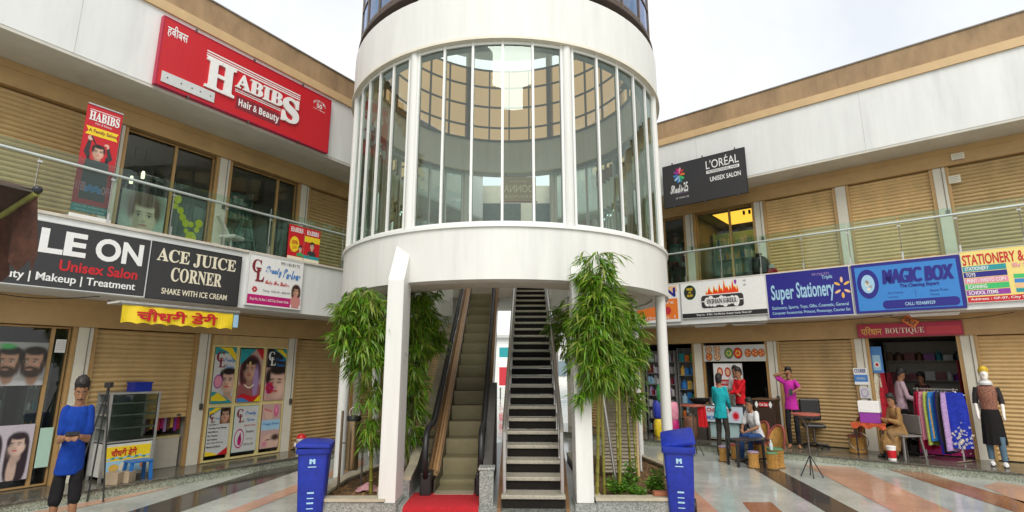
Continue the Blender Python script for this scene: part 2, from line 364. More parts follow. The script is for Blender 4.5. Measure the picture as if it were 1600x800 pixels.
def glazed(x0, x1, z0, z1, par, fr, nx=2, nz=1, y=.12, w=.05, gm=pane, name='shop_window', zs=None, xs=None):
    xs = xs or [x0+(x1-x0)*i/nx for i in range(nx+1)]; zs = zs or [z0+(z1-z0)*i/nz for i in range(nz+1)]
    f = MB()
    for x in xs: f.box(max(x-w/2, x0), y-.03, z0, min(x+w/2, x1), y+.03, z1)
    for z in zs:
        a, c = max(z-w/2, z0), min(z+w/2, z1)
        for i in range(len(xs)-1): f.box(xs[i]+(w/2 if i else w/2), y-.028, a, xs[i+1]-w/2, y+.028, c)
    o = f.build(name, fr, par)
    g = MB()
    for i in range(len(xs)-1):
        for j in range(len(zs)-1): g.quad((xs[i]+w/2, y, zs[j]+.01), (xs[i+1]-w/2, y, zs[j]+.01), (xs[i+1]-w/2, y, zs[j+1]-.01), (xs[i]+w/2, y, zs[j+1]-.01))
    g.build('pane', gm, o); return o
glazed(2.06, 3.63, ZG+.01, ZLI-.01, arcL, guide, xs=[2.06, 2.62, 3.41, 3.63])
glazed(3.95, 5.52, ZF+.01, ZU-.01, arcL, guide, xs=[3.95, 4.80, 5.52])
glazed(5.84, 7.41, ZF+.01, ZU-.01, arcL, guide, xs=[5.84, 6.95, 7.41])
glazed(5.84, 7.45, ZG+.01, 2.28, arcL, yellowf, y=.0, w=.07, xs=[5.84, 6.345, 6.93, 7.45], zs=[ZG+.01, 1.16, 2.28], name='glazed_door')
MB().box(5.84, -.03, 2.283, 7.45, .1, ZLI-.01).build('transom', shut, arcL)
glazed(-7.18, -5.70, ZF+.01, ZU-.01, arcR, guide, xs=[-7.18, -6.3, -5.70])
glazed(-5.38, -3.90, ZF+.01, ZU-.01, arcR, guide, xs=[-5.38, -4.5, -3.90])

# ---------------------------------------------------------------- gallery railings
def railing(F, u0, u1, v, label, step):
    r = thing('glass_railing', label, 'railing', F.p(0, v), F.rz)
    MB().tube([(u0, 0, 4.755), (u1, 0, 4.755)], .024, 10).build('handrail', mat('brushed_rail', (.62,.68,.64), .3, metal=.6, var=.05), r, True)
    n = int((u1-u0)/step)
    for i in range(n):
        a = u0+i*step
        MB().box(a+.012, -.006, ZF+.05, a+step-.012, .006, 4.90).build('glass_panel', rail_gl, r)
    for i in range(n+1):
        a = u0+i*step; c = MB()
        c.box(a-.016, -.03, ZF+.001, a+.016, .03, ZF+.17); c.tube([(a, .018, ZF+.17), (a, .018, 4.74)], .009, 8)
        c.box(a-.03, -.012, 4.66, a+.03, .012, 4.69); c.build('post', steel, r)
railing(WL, -1.0, 12.4, .90, 'glass railing with steel handrail along the gallery below the red salon signboard', .90)
railing(WR, -9.0, 6.6, .78, 'glass railing with steel handrail along the gallery above the stationery signs', .90)

# ---------------------------------------------------------------- the round glass tower
TC = Vector((-.12, 10.2, 0)); RT = 2.97
tw = thing('glass_tower', 'round white tower of curved glass over the escalator and stairs', 'tower', TC, 0)
def A(a): return a - 90                              # 0 faces the camera, positive to the right
def ringmesh(r0, r1, z0, z1, a0=0, a1=360, n=96, m=None, name='ring_beam', par=None):
    full = abs(a1-a0) >= 359.9; b = MB()
    prof = [(r0, z0), (r1, z0), (r1, z1), (r0, z1)]
    k = n if full else n+1; vs = []
    for r, z in prof:
        for j in range(k):
            q = R(A(a0+(a1-a0)*j/n)); vs.append((r*math.cos(q), r*math.sin(q), z))
    fs = []
    for i in range(4):
        i2 = (i+1) % 4
        for j in range(n):
            q = (j+1) % k; fs.append((i*k+j, i*k+q, i2*k+q, i2*k+j))
    if not full: fs += [(0, k, 2*k, 3*k), (n, 3*k+n, 2*k+n, k+n)]
    b.add(vs, fs); return b.build(name, m or white, par, smooth=True)
def pol(r, a, z=0): q = R(A(a)); return Vector((r*math.cos(q), r*math.sin(q), z))
Z1, Z2, Z3, Z4 = 3.03, 3.76, 6.69, 7.53
ringmesh(RT-.28, RT, Z1, Z2, -152, 157, par=tw)
ringmesh(RT-.28, RT+.01, Z3, Z4, par=tw)
ringmesh(RT-.30, RT+.035, Z3-.045, Z3-.002, par=tw, name='ring_trim', m=cream)
ringmesh(RT-.30, RT+.03, Z2+.002, Z2+.05, -152, 157, par=tw, name='ring_trim', m=alu)
ringmesh(1.95, RT-.283, Z1+.03, Z2-.1, -118, 118, n=64, m=soff, name='floor_slab', par=tw)
COLS = [-159, -112, -67, -28.5, 19, 66, 112, 157]
for a in COLS:
    if a in (-28.5, 19): continue
    MB().lathe([(.085, .0), (.085, Z1-.003)], pol(RT-.12, a), 24).build('column', white, tw, True)
    MB().box(-.12, -.12, 0, .12, .12, .16).build('column_base', greyg, tw).location = pol(RT-.12, a)
for a in COLS:
    MB().lathe([(.075, Z2+.052), (.075, Z3-.047)], pol(RT-.075, a), 20).build('column', white, tw, True)
    MB().lathe([(.085, Z4+.003), (.085, 9.95)], pol(RT-.20, a), 20).build('column', white, tw, True)
def front_col(x0, x1, y0, y1, zt):
    b = MB(); b.add([(x0,y0,.19),(x1,y0,.19),(x1,y1,.19),(x0,y1,.19),(x0,y0,3.03),(x1,y0,3.03),(x1,y1,zt),(x0,y1,zt)],
                    [(0,3,2,1),(0,1,5,4),(1,2,6,5),(2,3,7,6),(3,0,4,7),(4,5,6,7)])
    o = b.build('column', white, tw, bevel=.012)
    MB().box(x0-.02, y0-.02, 0, x1+.02, y1+.02, .187).build('column_base', greyg, tw)
    return o
front_col(-1.56, -1.34, -2.96, -2.45, 3.69)
front_col(.93, 1.15, -2.96, -2.55, 3.69)
# glazing of the middle storey, bay by bay
def glazing(r, z0, z1, a0, a1, n, frm, gm, mw=.035, md=.06, rows=(), name='glazing', sub=3):
    f = MB()
    for i in range(n+1):
        a = a0+(a1-a0)*i/n; c = pol(r, a); q = R(A(a)); T = Matrix.Translation(c) @ Matrix.Rotation(q, 4, 'Z')
        s = MB(T); s.box(-md/2, -mw/2, z0, md/2, mw/2, z1); f.v2 = None; f.add(s.v, s.f)
    def arc(za, zb, rr0, rr1):
        k = n*sub; vs = []
        for rr, zz in ((rr0, za), (rr1, za), (rr1, zb), (rr0, zb)):
            for j in range(k+1): vs.append(pol(rr, a0+(a1-a0)*j/k, zz))
        m = k+1; fs = []
        for i in range(4):
            i2 = (i+1) % 4
            for j in range(k): fs.append((i*m+j, i*m+j+1, i2*m+j+1, i2*m+j))
        f.add(vs, fs)
    for z in (z0+.025, z1-.025) + tuple(rows): arc(z-.022, z+.022, r-md*.35, r+md*.35)
    o = f.build(name, frm, tw)
    g = MB(); k = n*sub
    for j in range(k):
        p, q = a0+(a1-a0)*j/k, a0+(a1-a0)*(j+1)/k
        g.quad(pol(r, p, z0+.03), pol(r, q, z0+.03), pol(r, q, z1-.03), pol(r, p, z1-.03))
    g.build('pane', gm, o, smooth=True); return o
for i in range(8):
    a, c = COLS[i], COLS[(i+1) % 8]
    if c < a: c += 360
    if i in (7,): continue                           # the back is open to the landing
    glazing(RT-.07, Z2+.052, Z3-.047, a+1.8, c-1.8, 5, alu, tower_gl)
for i in range(8):
    a, c = COLS[i], COLS[(i+1) % 8]
    if c < a: c += 360
    glazing(RT-.06 if 2 <= i <= 4 else RT-.31, 7.76 if 2 <= i <= 4 else 7.46, 9.45, a+.1, c-.1, 4, bmul, bronze_gl, mw=.036, md=.04, rows=(7.84, 8.4, 8.95), name='upper_glazing')
ringmesh(RT-.5, RT-.02, 7.71, 7.745, n=96, par=tw, name='glazing_ledge', m=mat('brown_ledge', (.06,.04,.03), .6, var=.2), a0=-100, a1=100)
b = MB(); b.lathe([(0, 9.95), (RT+.05, 9.95), (RT+.05, 10.6), (0, 10.6)], (0, 0, 0), 96); b.build('roof', white, tw, True)
# landing and passage at the back
lw = thing('link_wall', 'cream wall bridging the two arcades behind the round tower', 'wall', (-.12, 16.6, 0)); MB().box(-3.4, 0, 5.1, 3.4, .25, 7.6).build('wall', cream, lw)
for x in (-2.4, -.8, .8): MB().box(x, -.03, 5.25, x+1.2, -.002, 7.0).build('window', mat('dim_window', (.10, .12, .11), .15, var=.2), lw)
MB().box(-2.2, 4.02, ZF-.30, 2.2, 7.4, ZF-.02).build('landing', soff, tw)
# ---------------------------------------------------------------- platform, planters
struct(MB().box(-1.52, 7.30, 0, 1.02, 13.2, .146).build('stair_platform', greyg))
# ---------------------------------------------------------------- staircase
st = thing('staircase', 'open granite staircase with steel rails beside the escalator', 'stairs', (.265, 7.16, .148), -R(1.8))
tread_m = granite('tread_granite', [(.36,.33,.26),(.42,.39,.31),(.28,.255,.20)], .4, 110)
riser_m = mat('dark_riser', (.013, .011, .009), .75, var=.3, scale=12, spec=.15)
NR, RISE, GO, SW = 24, .158, .292, .40
for k in range(NR):
    MB().box(-SW, GO*k-.015, RISE*(k+1)-.045, SW, GO*(k+1)+.02, RISE*(k+1)).build('tread', tread_m, st, bevel=.008)
rb = MB()
for k in range(NR): rb.box(-SW+.012, GO*k+.012, RISE*k+.002, SW-.012, GO*k+.03, RISE*(k+1)-.047)
rb.build('riser', riser_m, st)
for s in (-1, 1):
    b = MB(); e = NR*GO
    vs = [(0, -.05), (0, 0), (e, NR*RISE-.16), (e, NR*RISE-.42), (.55, -.0)]
    x = s*(SW+.004); x1 = s*(SW+.05)
    n = len(vs); b.add([(x, y, z) for y, z in vs]+[(x1, y, z) for y, z in vs], [tuple(range(n)), tuple(range(2*n-1, n-1, -1))]+[(i, (i+1) % n, n+(i+1) % n, n+i) for i in range(n)])
    b.build('stringer', bronze, st)
    h = MB(); sx = s*(SW-.035)
    h.tube([(sx, .03, .92), (sx, .12, 1.0), (sx, e, NR*RISE+.85), (sx, e+.5, NR*RISE+.9)], .028, 10); o = h.build('handrail', steel, st, True)
    for k in range(0, NR, 2):
        z0 = RISE*(k+1)+.002; y = GO*k+.10
        MB().tube([(sx, y, z0), (sx, y, z0+.80)], .015 if k else .026, 8).ball((sx, y, z0+.02), .024, 8, 6).build('baluster', steel, o, True)
    for dz in (.28, .55):
        MB().tube([(sx, .12, .16+dz), (sx, e, NR*RISE+dz)], .010, 6).build('rail_bar', steel, o)
# ---------------------------------------------------------------- escalator
es = thing('escalator', 'escalator with olive steps, bronze decking and black handrails', 'escalator', (-.80, 0, .148))
esm = mat('escalator_step', (.25, .22, .125), .42, metal=.2, var=.15, scale=12)
escr = mat('escalator_riser', (.28, .245, .14), .5, metal=.1, var=.12, scale=14)
SX = .27
for k in range(17):
    y0 = 8.12+.37*k; z = .012 + (.08 if k == 1 else .09+.236*(k-1) if k > 1 else 0)
    if k == 16: z = 3.60
    b = MB(); y1 = y0+.40
    zr = z - (.236 if k > 1 else .1 if k == 1 else .01)
    pr = [(y0+.022, zr-.02)] if k else [(y0, zr-.02)]
    for j in range(7):
        a = j/6; pr.append((y0+.022*(1-math.sin(a*1.57)) if k else y0, zr+(z-zr)*a-.004))
    rows = [(p, q) for p, q in pr]; n = len(rows)
    b.add([(-SX, p, q) for p, q in rows]+[(SX, p, q) for p, q in rows], [(i, i+n, i+n+1, i+1) for i in range(n-1)])
    b.m = 1; b.box(-SX, y0, z-.012, SX, y1+.05, z)
    for j in range(27): b.box(-SX+.02*j+.004, y0-.004, z, -SX+.02*j+.012, y1+.05, z+.006)
    b.build('step', [escr, esm], es)
def prof(y):                                            # nosing line of the escalator
    return .02 if y < 8.55 else min(.02+(y-8.55)*.638, 3.72)
YS = [7.98, 8.3, 8.55] + [8.55+.5*i for i in range(1, 12)] + [14.35, 15.0]
def strip(x0, x1, dz0, dz1, m, name, par, ya=7.98, th=.03):
    b = MB(); ys = [y for y in YS if y >= ya]; vs = []
    for y in ys: vs += [(x0, y, prof(y)+dz0), (x1, y, prof(y)+dz1), (x1, y, prof(y)+dz1-th), (x0, y, prof(y)+dz0-th)]
    fs = []
    for i in range(len(ys)-1):
        a, c = i*4, i*4+4
        fs += [(a+j, a+(j+1) % 4, c+(j+1) % 4, c+j) for j in range(4)]
    fs += [(0, 1, 2, 3), (len(vs)-1, len(vs)-2, len(vs)-3, len(vs)-4)]
    b.add(vs, fs); return b.build(name, m, par)
esgl = glass('balustrade_glass', (.62, .68, .58), ior=1.45)
deckm = mat('bronze_deck', (.58, .34, .155), .42, metal=.2, var=.10, scale=8)
for s in (-1, 1):
    strip(s*(SX+.004), s*(SX+.012), .16, .16, mat('skirt_panel', (.14,.12,.09), .35, metal=.6, var=.1), 'skirt', es, th=.40)
    strip(s*(SX+.014), s*(SX+.075), .17, .20, deckm, 'deck', es, 8.2)
    strip(s*(SX+.083), s*(SX+.15), .205, .235, deckm, 'deck', es, 8.2)
    strip(s*(SX+.014), s*(SX+.15), .155, .19, dsteel, 'deck_base', es, 8.1, .02)
    strip(s*(SX+.02), s*(SX+.03), .205, .205, steel, 'edge_bead', es, 8.0, .01)
    strip(s*(SX+.152), s*(SX+.165), .21, .21, bronze, 'outer_panel', es, th=.62)
    xg = s*(SX+.11); g = MB(); ys = [7.78, 7.98, 8.3, 8.55]+[8.55+.5*i for i in range(1, 12)]+[14.35, 15]
    vs = []
    for i, y in enumerate(ys):
        zt = prof(y)+.86; zb = prof(y)+.22
        if i == 0: zt, zb = .70, .42
        if i == 1: zt, zb = .83, .20
        vs += [(xg-.006, y, zb), (xg-.006, y, zt), (xg+.006, y, zt), (xg+.006, y, zb)]
    fs = []
    for i in range(len(ys)-1): fs += [(i*4+j, i*4+(j+1) % 4, i*4+4+(j+1) % 4, i*4+4+j) for j in range(4)]
    g.add(vs, fs); bl = g.build('glass_balustrade', esgl, es)
    h = MB(); pts = []
    for j in range(9):
        a = R(-80 - 100*j/8 - 0); pts.append((xg, 7.93+.21*math.cos(a), .55+.33*math.sin(a)))
    pts = [(xg, 7.98, .20), (xg, 7.84, .25), (xg, 7.74, .40), (xg, 7.72, .58), (xg, 7.78, .76), (xg, 7.92, .87), (xg, 8.2, .885), (xg, 8.5, .90)]
    pts += [(xg, 8.55+.5*i, prof(8.55+.5*i)+.89) for i in range(1, 12)]+[(xg, 14.4, 4.62), (xg, 15, 4.62)]
    h.tube(pts, .042, 10); h.build('handrail', rubber, es, True)
    MB().box(xg-.075, 7.82, .0, xg+.075, 8.12, .30).build('newel_box', black, es, bevel=.02)
    strip(xg-.02, xg+.02, .83, .83, bronze, 'handrail_track', es, 8.3, .05)
MB().box(-SX, 7.90, -.0, SX, 8.118, .016).build('comb_plate', mat('comb_plate', (.55,.5,.38), .35, metal=.6, var=.15, scale=20), es)
tb = MB(); vs = [(9.0, -.02), (14.2, 3.1), (14.2, 2.5), (10.2, -.02)]
tb.add([(-SX-.14, y, z) for y, z in vs]+[(SX+.14, y, z) for y, z in vs], [(0,1,2,3), (7,6,5,4)]+[(i, i+4, (i+1) % 4+4, (i+1) % 4) for i in range(4)])
tb.build('truss', dark, es)
MB().box(SX*-1-.135, 8.05, .335, SX*-1-.128, 8.14, .42).build('sticker', flat('blue', (.06,.22,.55)), es)
# carpet over the platform edge
cb = MB(); rows = [(8.02, .150), (7.72, .152), (7.29, .153), (7.24, .12), (7.20, .02), (7.08, .012), (5.6, .012)]
for x0, x1, k in ((-1.36, -.42, 0),):
    n = 12; vs = []
    for y, z in rows:
        for j in range(n+1):
            x = x0+(x1-x0)*j/n; vs.append((x-(.10*(7.3-y) if y < 7.3 else 0)*(1-j/n), y+(.02*math.sin(j*1.9) if y > 8 else 0), z+.006*noise.noise((x*6, y*5, 0))+.006))
    cb.add(vs, [(i*(n+1)+j, i*(n+1)+j+1, (i+1)*(n+1)+j+1, (i+1)*(n+1)+j) for i in range(len(rows)-1) for j in range(n)])
tag(cb.build('carpet', mat('red_carpet', (.40, .010, .016), .95, var=.25, scale=25, bump=.4, bscale=180), smooth=True), 'red carpet running up to the foot of the escalator', 'carpet')
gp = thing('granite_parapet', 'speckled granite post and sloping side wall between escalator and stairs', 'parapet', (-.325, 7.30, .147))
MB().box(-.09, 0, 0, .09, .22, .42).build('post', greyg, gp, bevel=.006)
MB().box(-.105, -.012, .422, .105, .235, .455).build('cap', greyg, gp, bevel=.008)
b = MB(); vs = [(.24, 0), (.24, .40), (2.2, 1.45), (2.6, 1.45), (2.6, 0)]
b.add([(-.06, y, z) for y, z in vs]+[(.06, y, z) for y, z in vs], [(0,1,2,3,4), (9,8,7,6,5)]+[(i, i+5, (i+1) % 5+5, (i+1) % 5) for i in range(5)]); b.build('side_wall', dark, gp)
gw = thing('granite_wall', 'low sloping granite wall left of the escalator', 'wall', (-1.43, 7.75, .147))
b = MB(); vs = [(0, 0), (0, .22), (.5, .30), (2.0, .95), (5, 2.7), (5, 2.0), (2.5, 0)]; n = 7
b.add([(-.05, y, z) for y, z in vs]+[(.05, y, z) for y, z in vs], [tuple(range(n)), tuple(range(2*n-1, n-1, -1))]+[(i, i+n, (i+1) % n+n, (i+1) % n) for i in range(n)]); b.build('panel', greyg, gw)
b = MB(); 
for (y0, z0), (y1, z1) in zip(vs[1:4], vs[2:5]): b.bar((0, y0, z0+.02), (0, y1, z1+.02), .13, .04)
b.build('cap', capm, gw)

# ---------------------------------------------------------------- planters
soil = mat('leaf_litter_soil', (.15, .085, .035), .95, var=.5, scale=9, bump=.8, bscale=24)
def planter(outline, label, h=.25):
    p = thing('planter', label, 'planter', (0, 0, 0)); n = len(outline)
    c = Vector((sum(q[0] for q in outline)/n, sum(q[1] for q in outline)/n)); w = MB(); cap = MB()
    inn = [tuple(Vector(q)+(c-Vector(q)).normalized()*.16) for q in outline]; out = [tuple(Vector(q)+(Vector(q)-c).normalized()*.02) for q in outline]
    inn2 = [tuple(Vector(q)+(c-Vector(q)).normalized()*.185) for q in outline]
    for i in range(n):
        j = (i+1) % n; a, b2, a1, b1 = outline[i], outline[j], inn[i], inn[j]
        w.quad((*a, 0), (*b2, 0), (*b2, h-.035), (*a, h-.035)); w.quad((*b1, .05), (*a1, .05), (*a1, h-.035), (*b1, h-.035))
        a, b2, a1, b1 = out[i], out[j], inn2[i], inn2[j]
        k = len(cap.v)
        cap.add([(*a, h-.035), (*b2, h-.035), (*b1, h-.035), (*a1, h-.035), (*a, h), (*b2, h), (*b1, h), (*a1, h)], [(4,5,6,7), (0,1,5,4), (2,3,7,6), (3,2,1,0)])
    w.build('wall', greyg, p); cap.build('cap', capm, p)
    s = MB(); m = 14; xs = [q[0] for q in inn]; ys = [q[1] for q in inn]; vs = []
    s.add([(*q, h-.07) for q in inn], [tuple(range(n))]); so = s.build('soil', soil, p)
    l = MB()                                              # fallen leaves lying on the soil
    for i in range(420):
        tri = random.randrange(n); t1, t2 = random.random(), random.random()
        if t1+t2 > 1: t1, t2 = 1-t1, 1-t2
        q = c*(1-t1-t2)+Vector(inn[tri])*t1+Vector(inn[(tri+1) % n])*t2
        a = random.random()*6.28; L = random.uniform(.03, .07); d = Vector((math.cos(a), math.sin(a), random.uniform(-.2, .5))).normalized()*L; e = Vector((-math.sin(a), math.cos(a), 0))*L*.18
        o = Vector((q.x, q.y, h-.06+random.random()*.02)); l.quad(o-d, o+e, o+d, o-e)
    lo = l.build('leaf_litter', mat('dry_leaves', (.30,.17,.06), .8, var=.5, scale=30), p); lo['kind'] = 'stuff'
    return p
planter([(-2.52, 7.24), (-1.60, 7.24), (-1.50, 7.5), (-1.50, 9.9), (-2.2, 9.9), (-2.62, 8.6)], 'granite edged planter with bamboo left of the escalator')
planter([(1.06, 7.28), (2.10, 7.28), (2.62, 8.5), (2.75, 9.5), (2.4, 11.0), (1.06, 11.0)], 'granite edged planter with bamboo and low shrubs right of the stairs')
MB_ = None
# ---------------------------------------------------------------- printed pictures (posters): a grid of printed colour, softly blended like a photograph
import numpy as np
pic_m = bpy.data.materials.new('printed_photo'); pic_m.use_nodes = True
_a = pic_m.node_tree.nodes.new('ShaderNodeAttribute'); _a.attribute_name = 'print'
pic_m.node_tree.links.new(_a.outputs['Color'], pic_m.node_tree.nodes['Principled BSDF'].inputs['Base Color']); pic_m.node_tree.nodes['Principled BSDF'].inputs['Roughness'].default_value = .35
class Pic:
    def __init__(s, w, h, bg, res=.011):
        s.w, s.h = w, h; s.nx, s.nz = max(8, int(w/res)), max(8, int(h/res)); s.X, s.Z = np.meshgrid(np.linspace(0, w, s.nx+1), np.linspace(0, h, s.nz+1))
        s.c = np.ones(s.X.shape+(3,))*np.array(bg)
    def blob(s, cx, cz, rx, rz, col, soft=.15, a=1.0, rot=0.0, pw=2.0, zmax=None, zmin=None):
        c, d = math.cos(R(rot)), math.sin(R(rot)); x = (s.X-cx)*c+(s.Z-cz)*d; z = -(s.X-cx)*d+(s.Z-cz)*c
        q = (np.abs(x/rx)**pw+np.abs(z/rz)**pw)**(1/pw); m = np.clip((1+soft-q)/(2*soft), 0, 1)*a
        if zmax is not None: m = m*np.clip((zmax-s.Z)/.012+.5, 0, 1)
        if zmin is not None: m = m*np.clip((s.Z-zmin)/.012+.5, 0, 1)
        s.c = s.c*(1-m[..., None])+np.array(col)*m[..., None]
    def face(s, cx, cz, h, skin=(.50, .27, .16), hair=(.022, .014, .012), turn=0.0, beard=0.0, long=False, veil=None, lips=(.50, .05, .06), cloth=None, tilt=0.0, closed=False):
        w = h*.36; sk = np.array(skin); B = s.blob; k = h; t = turn*w
        if veil is not None: B(cx, cz-.10*k, w*1.75, k*.95, veil, .08, pw=2.3); B(cx, cz-.1*k, w*1.5, k*.85, np.array(veil)*.6, .1)
        if long: B(cx+w*.1, cz-.62*k, w*1.35, k*1.32, hair, .06, pw=3.2); B(cx-w*.25, cz-1.25*k, w*.55, k*.75, sk*.9, .15); B(cx-w*.2, cz-.75*k, w*.35, k*.4, sk*.75, .2)
        B(cx+t*-.25, cz+.16*k, w*1.22, k*.46, hair, .10)
        if cloth is not None: B(cx, cz-1.15*k, w*2.6, k*.5, cloth, .12)
        B(cx-t*.15, cz-.52*k, w*.52, k*.34, sk*.72, .25)
        B(cx, cz, w, k*.50, sk, .10, pw=2.15); B(cx-w*.55, cz-.05*k, w*.5, k*.42, sk*.62, .7, .55); B(cx+w*.30, cz-.10*k, w*.34, k*.18, np.minimum(1, sk*1.3), .9, .55); B(cx+t*.3, cz+.30*k, w*.5, k*.12, np.minimum(1, sk*1.22), .9, .5)
        B(cx-t*.1, cz+.47*k, w*1.02, k*.17, hair, .25); B(cx-w*.98, cz+.22*k, w*.26, k*.26, hair, .3); B(cx+w*.98, cz+.22*k, w*.2, k*.22, hair, .3)
        for d in (-1, 1):
            ex = cx+d*w*.42+t*.35; B(ex, cz+.06*k, w*.24, k*.055, sk*.55, .6, .8)
            if not closed: B(ex, cz+.055*k, w*.17, k*.030, (.7, .66, .62), .3); B(ex+t*.1, cz+.055*k, w*.085, k*.034, (.02, .012, .01), .3)
            B(ex, cz+(.075 if not closed else .04)*k, w*.22, k*.013, (.02, .015, .012), .5); B(ex, cz+.155*k, w*.27, k*.024, hair, .5, .95, rot=-6*d)
        B(cx+t*.45, cz-.06*k, w*.10, k*.13, sk*.66, .9, .6); B(cx+t*.5+w*.05, cz-.03*k, w*.06, k*.12, np.minimum(1, sk*1.3), .9, .7); B(cx+t*.45, cz-.125*k, w*.17, k*.026, sk*.5, .6, .8)
        if beard: B(cx, cz-.34*k, w*.86, k*.22, hair, .25, beard); B(cx-w*.82, cz-.14*k, w*.2, k*.24, hair, .4, beard); B(cx+w*.82, cz-.14*k, w*.2, k*.24, hair, .4, beard); B(cx+t*.4, cz-.18*k, w*.36, k*.035, hair, .3, beard)
        B(cx+t*.4, cz-.245*k, w*.30, k*.042, lips if not beard else sk*.75, .3); B(cx+t*.4, cz-.245*k, w*.30, k*.008, (.12, .02, .02), .5)
        if not beard: B(cx+t*.4, cz-.262*k, w*.12, k*.012, (.75, .35, .35), .8, .7)
    def noise(s, amt, seed):
        r = np.random.RandomState(seed); s.c = np.clip(s.c*(1+amt*r.randn(*s.X.shape)[..., None]), 0, 1)
    def put(s, parent, x0, z0, y=-.0008, name='printed_picture'):
        V = np.stack([s.X+x0, np.full(s.X.shape, y), s.Z+z0], -1).reshape(-1, 3); m = s.nx+1
        fs = [(j*m+i, j*m+i+1, (j+1)*m+i+1, (j+1)*m+i) for j in range(s.nz) for i in range(s.nx)]
        me = bpy.data.meshes.new(name); me.from_pydata([tuple(v) for v in V], [], fs); ca = me.color_attributes.new('print', 'FLOAT_COLOR', 'POINT')
        ca.data.foreach_set('color', np.concatenate([s.c.reshape(-1, 3), np.ones((len(V), 1))], 1).astype('f').ravel()); me.materials.append(pic_m); me.update()
        o = bpy.data.objects.new(name, me); COL.objects.link(o); o.parent = parent; return o
# ---------------------------------------------------------------- signs, lettering
_tc = {}
def text_geo(body, bold=0.0, sp=1.0):
    k = (body, bold, sp)
    if k not in _tc:
        c = bpy.data.curves.new('lettering', 'FONT'); c.body = body; c.size = 1; c.resolution_u = 4; c.offset = bold; c.space_character = sp
        o = bpy.data.objects.new('lettering', c); me = o.to_mesh()
        vs = [v.co.copy() for v in me.vertices]; fs = [tuple(p.vertices) for p in me.polygons]
        o.to_mesh_clear(); bpy.data.objects.remove(o); bpy.data.curves.remove(c)
        x0, x1 = min(v.x for v in vs), max(v.x for v in vs); y0, y1 = min(v.y for v in vs), max(v.y for v in vs)
        _tc[k] = ([((v.x-x0)/(x1-x0), (v.y-y0)/(y1-y0)) for v in vs], fs, (x1-x0)/(y1-y0))
    return _tc[k]
INK = dict(red=(.55,.012,.02), crimson=(.42,.01,.05), white=(.82,.82,.80), black=(.02,.02,.022), charcoal=(.035,.034,.036), gold=(.75,.45,.08), yellow=(.85,.62,.02),
           blue=(.02,.04,.40), navy=(.015,.012,.22), sky=(.035,.22,.60), teal=(.02,.30,.33), green=(.05,.35,.10), orange=(.80,.20,.03), magenta=(.50,.01,.16), pink=(.75,.28,.38),
           cream=(.78,.72,.55), grey=(.35,.35,.35), silver=(.60,.61,.60), maroon=(.22,.02,.03), brown=(.16,.07,.03), skin=(.55,.31,.19), paleskin=(.68,.45,.33), hair=(.02,.014,.012),
           lilac=(.45,.30,.55), mint=(.45,.66,.55), peach=(.80,.50,.28), lightblue=(.35,.58,.75), vividgreen=(.04,.5,.15), purple=(.28,.04,.34), flame=(.80,.05,.01), lip=(.55,.03,.05))
def ink(n): return flat(n, INK[n])
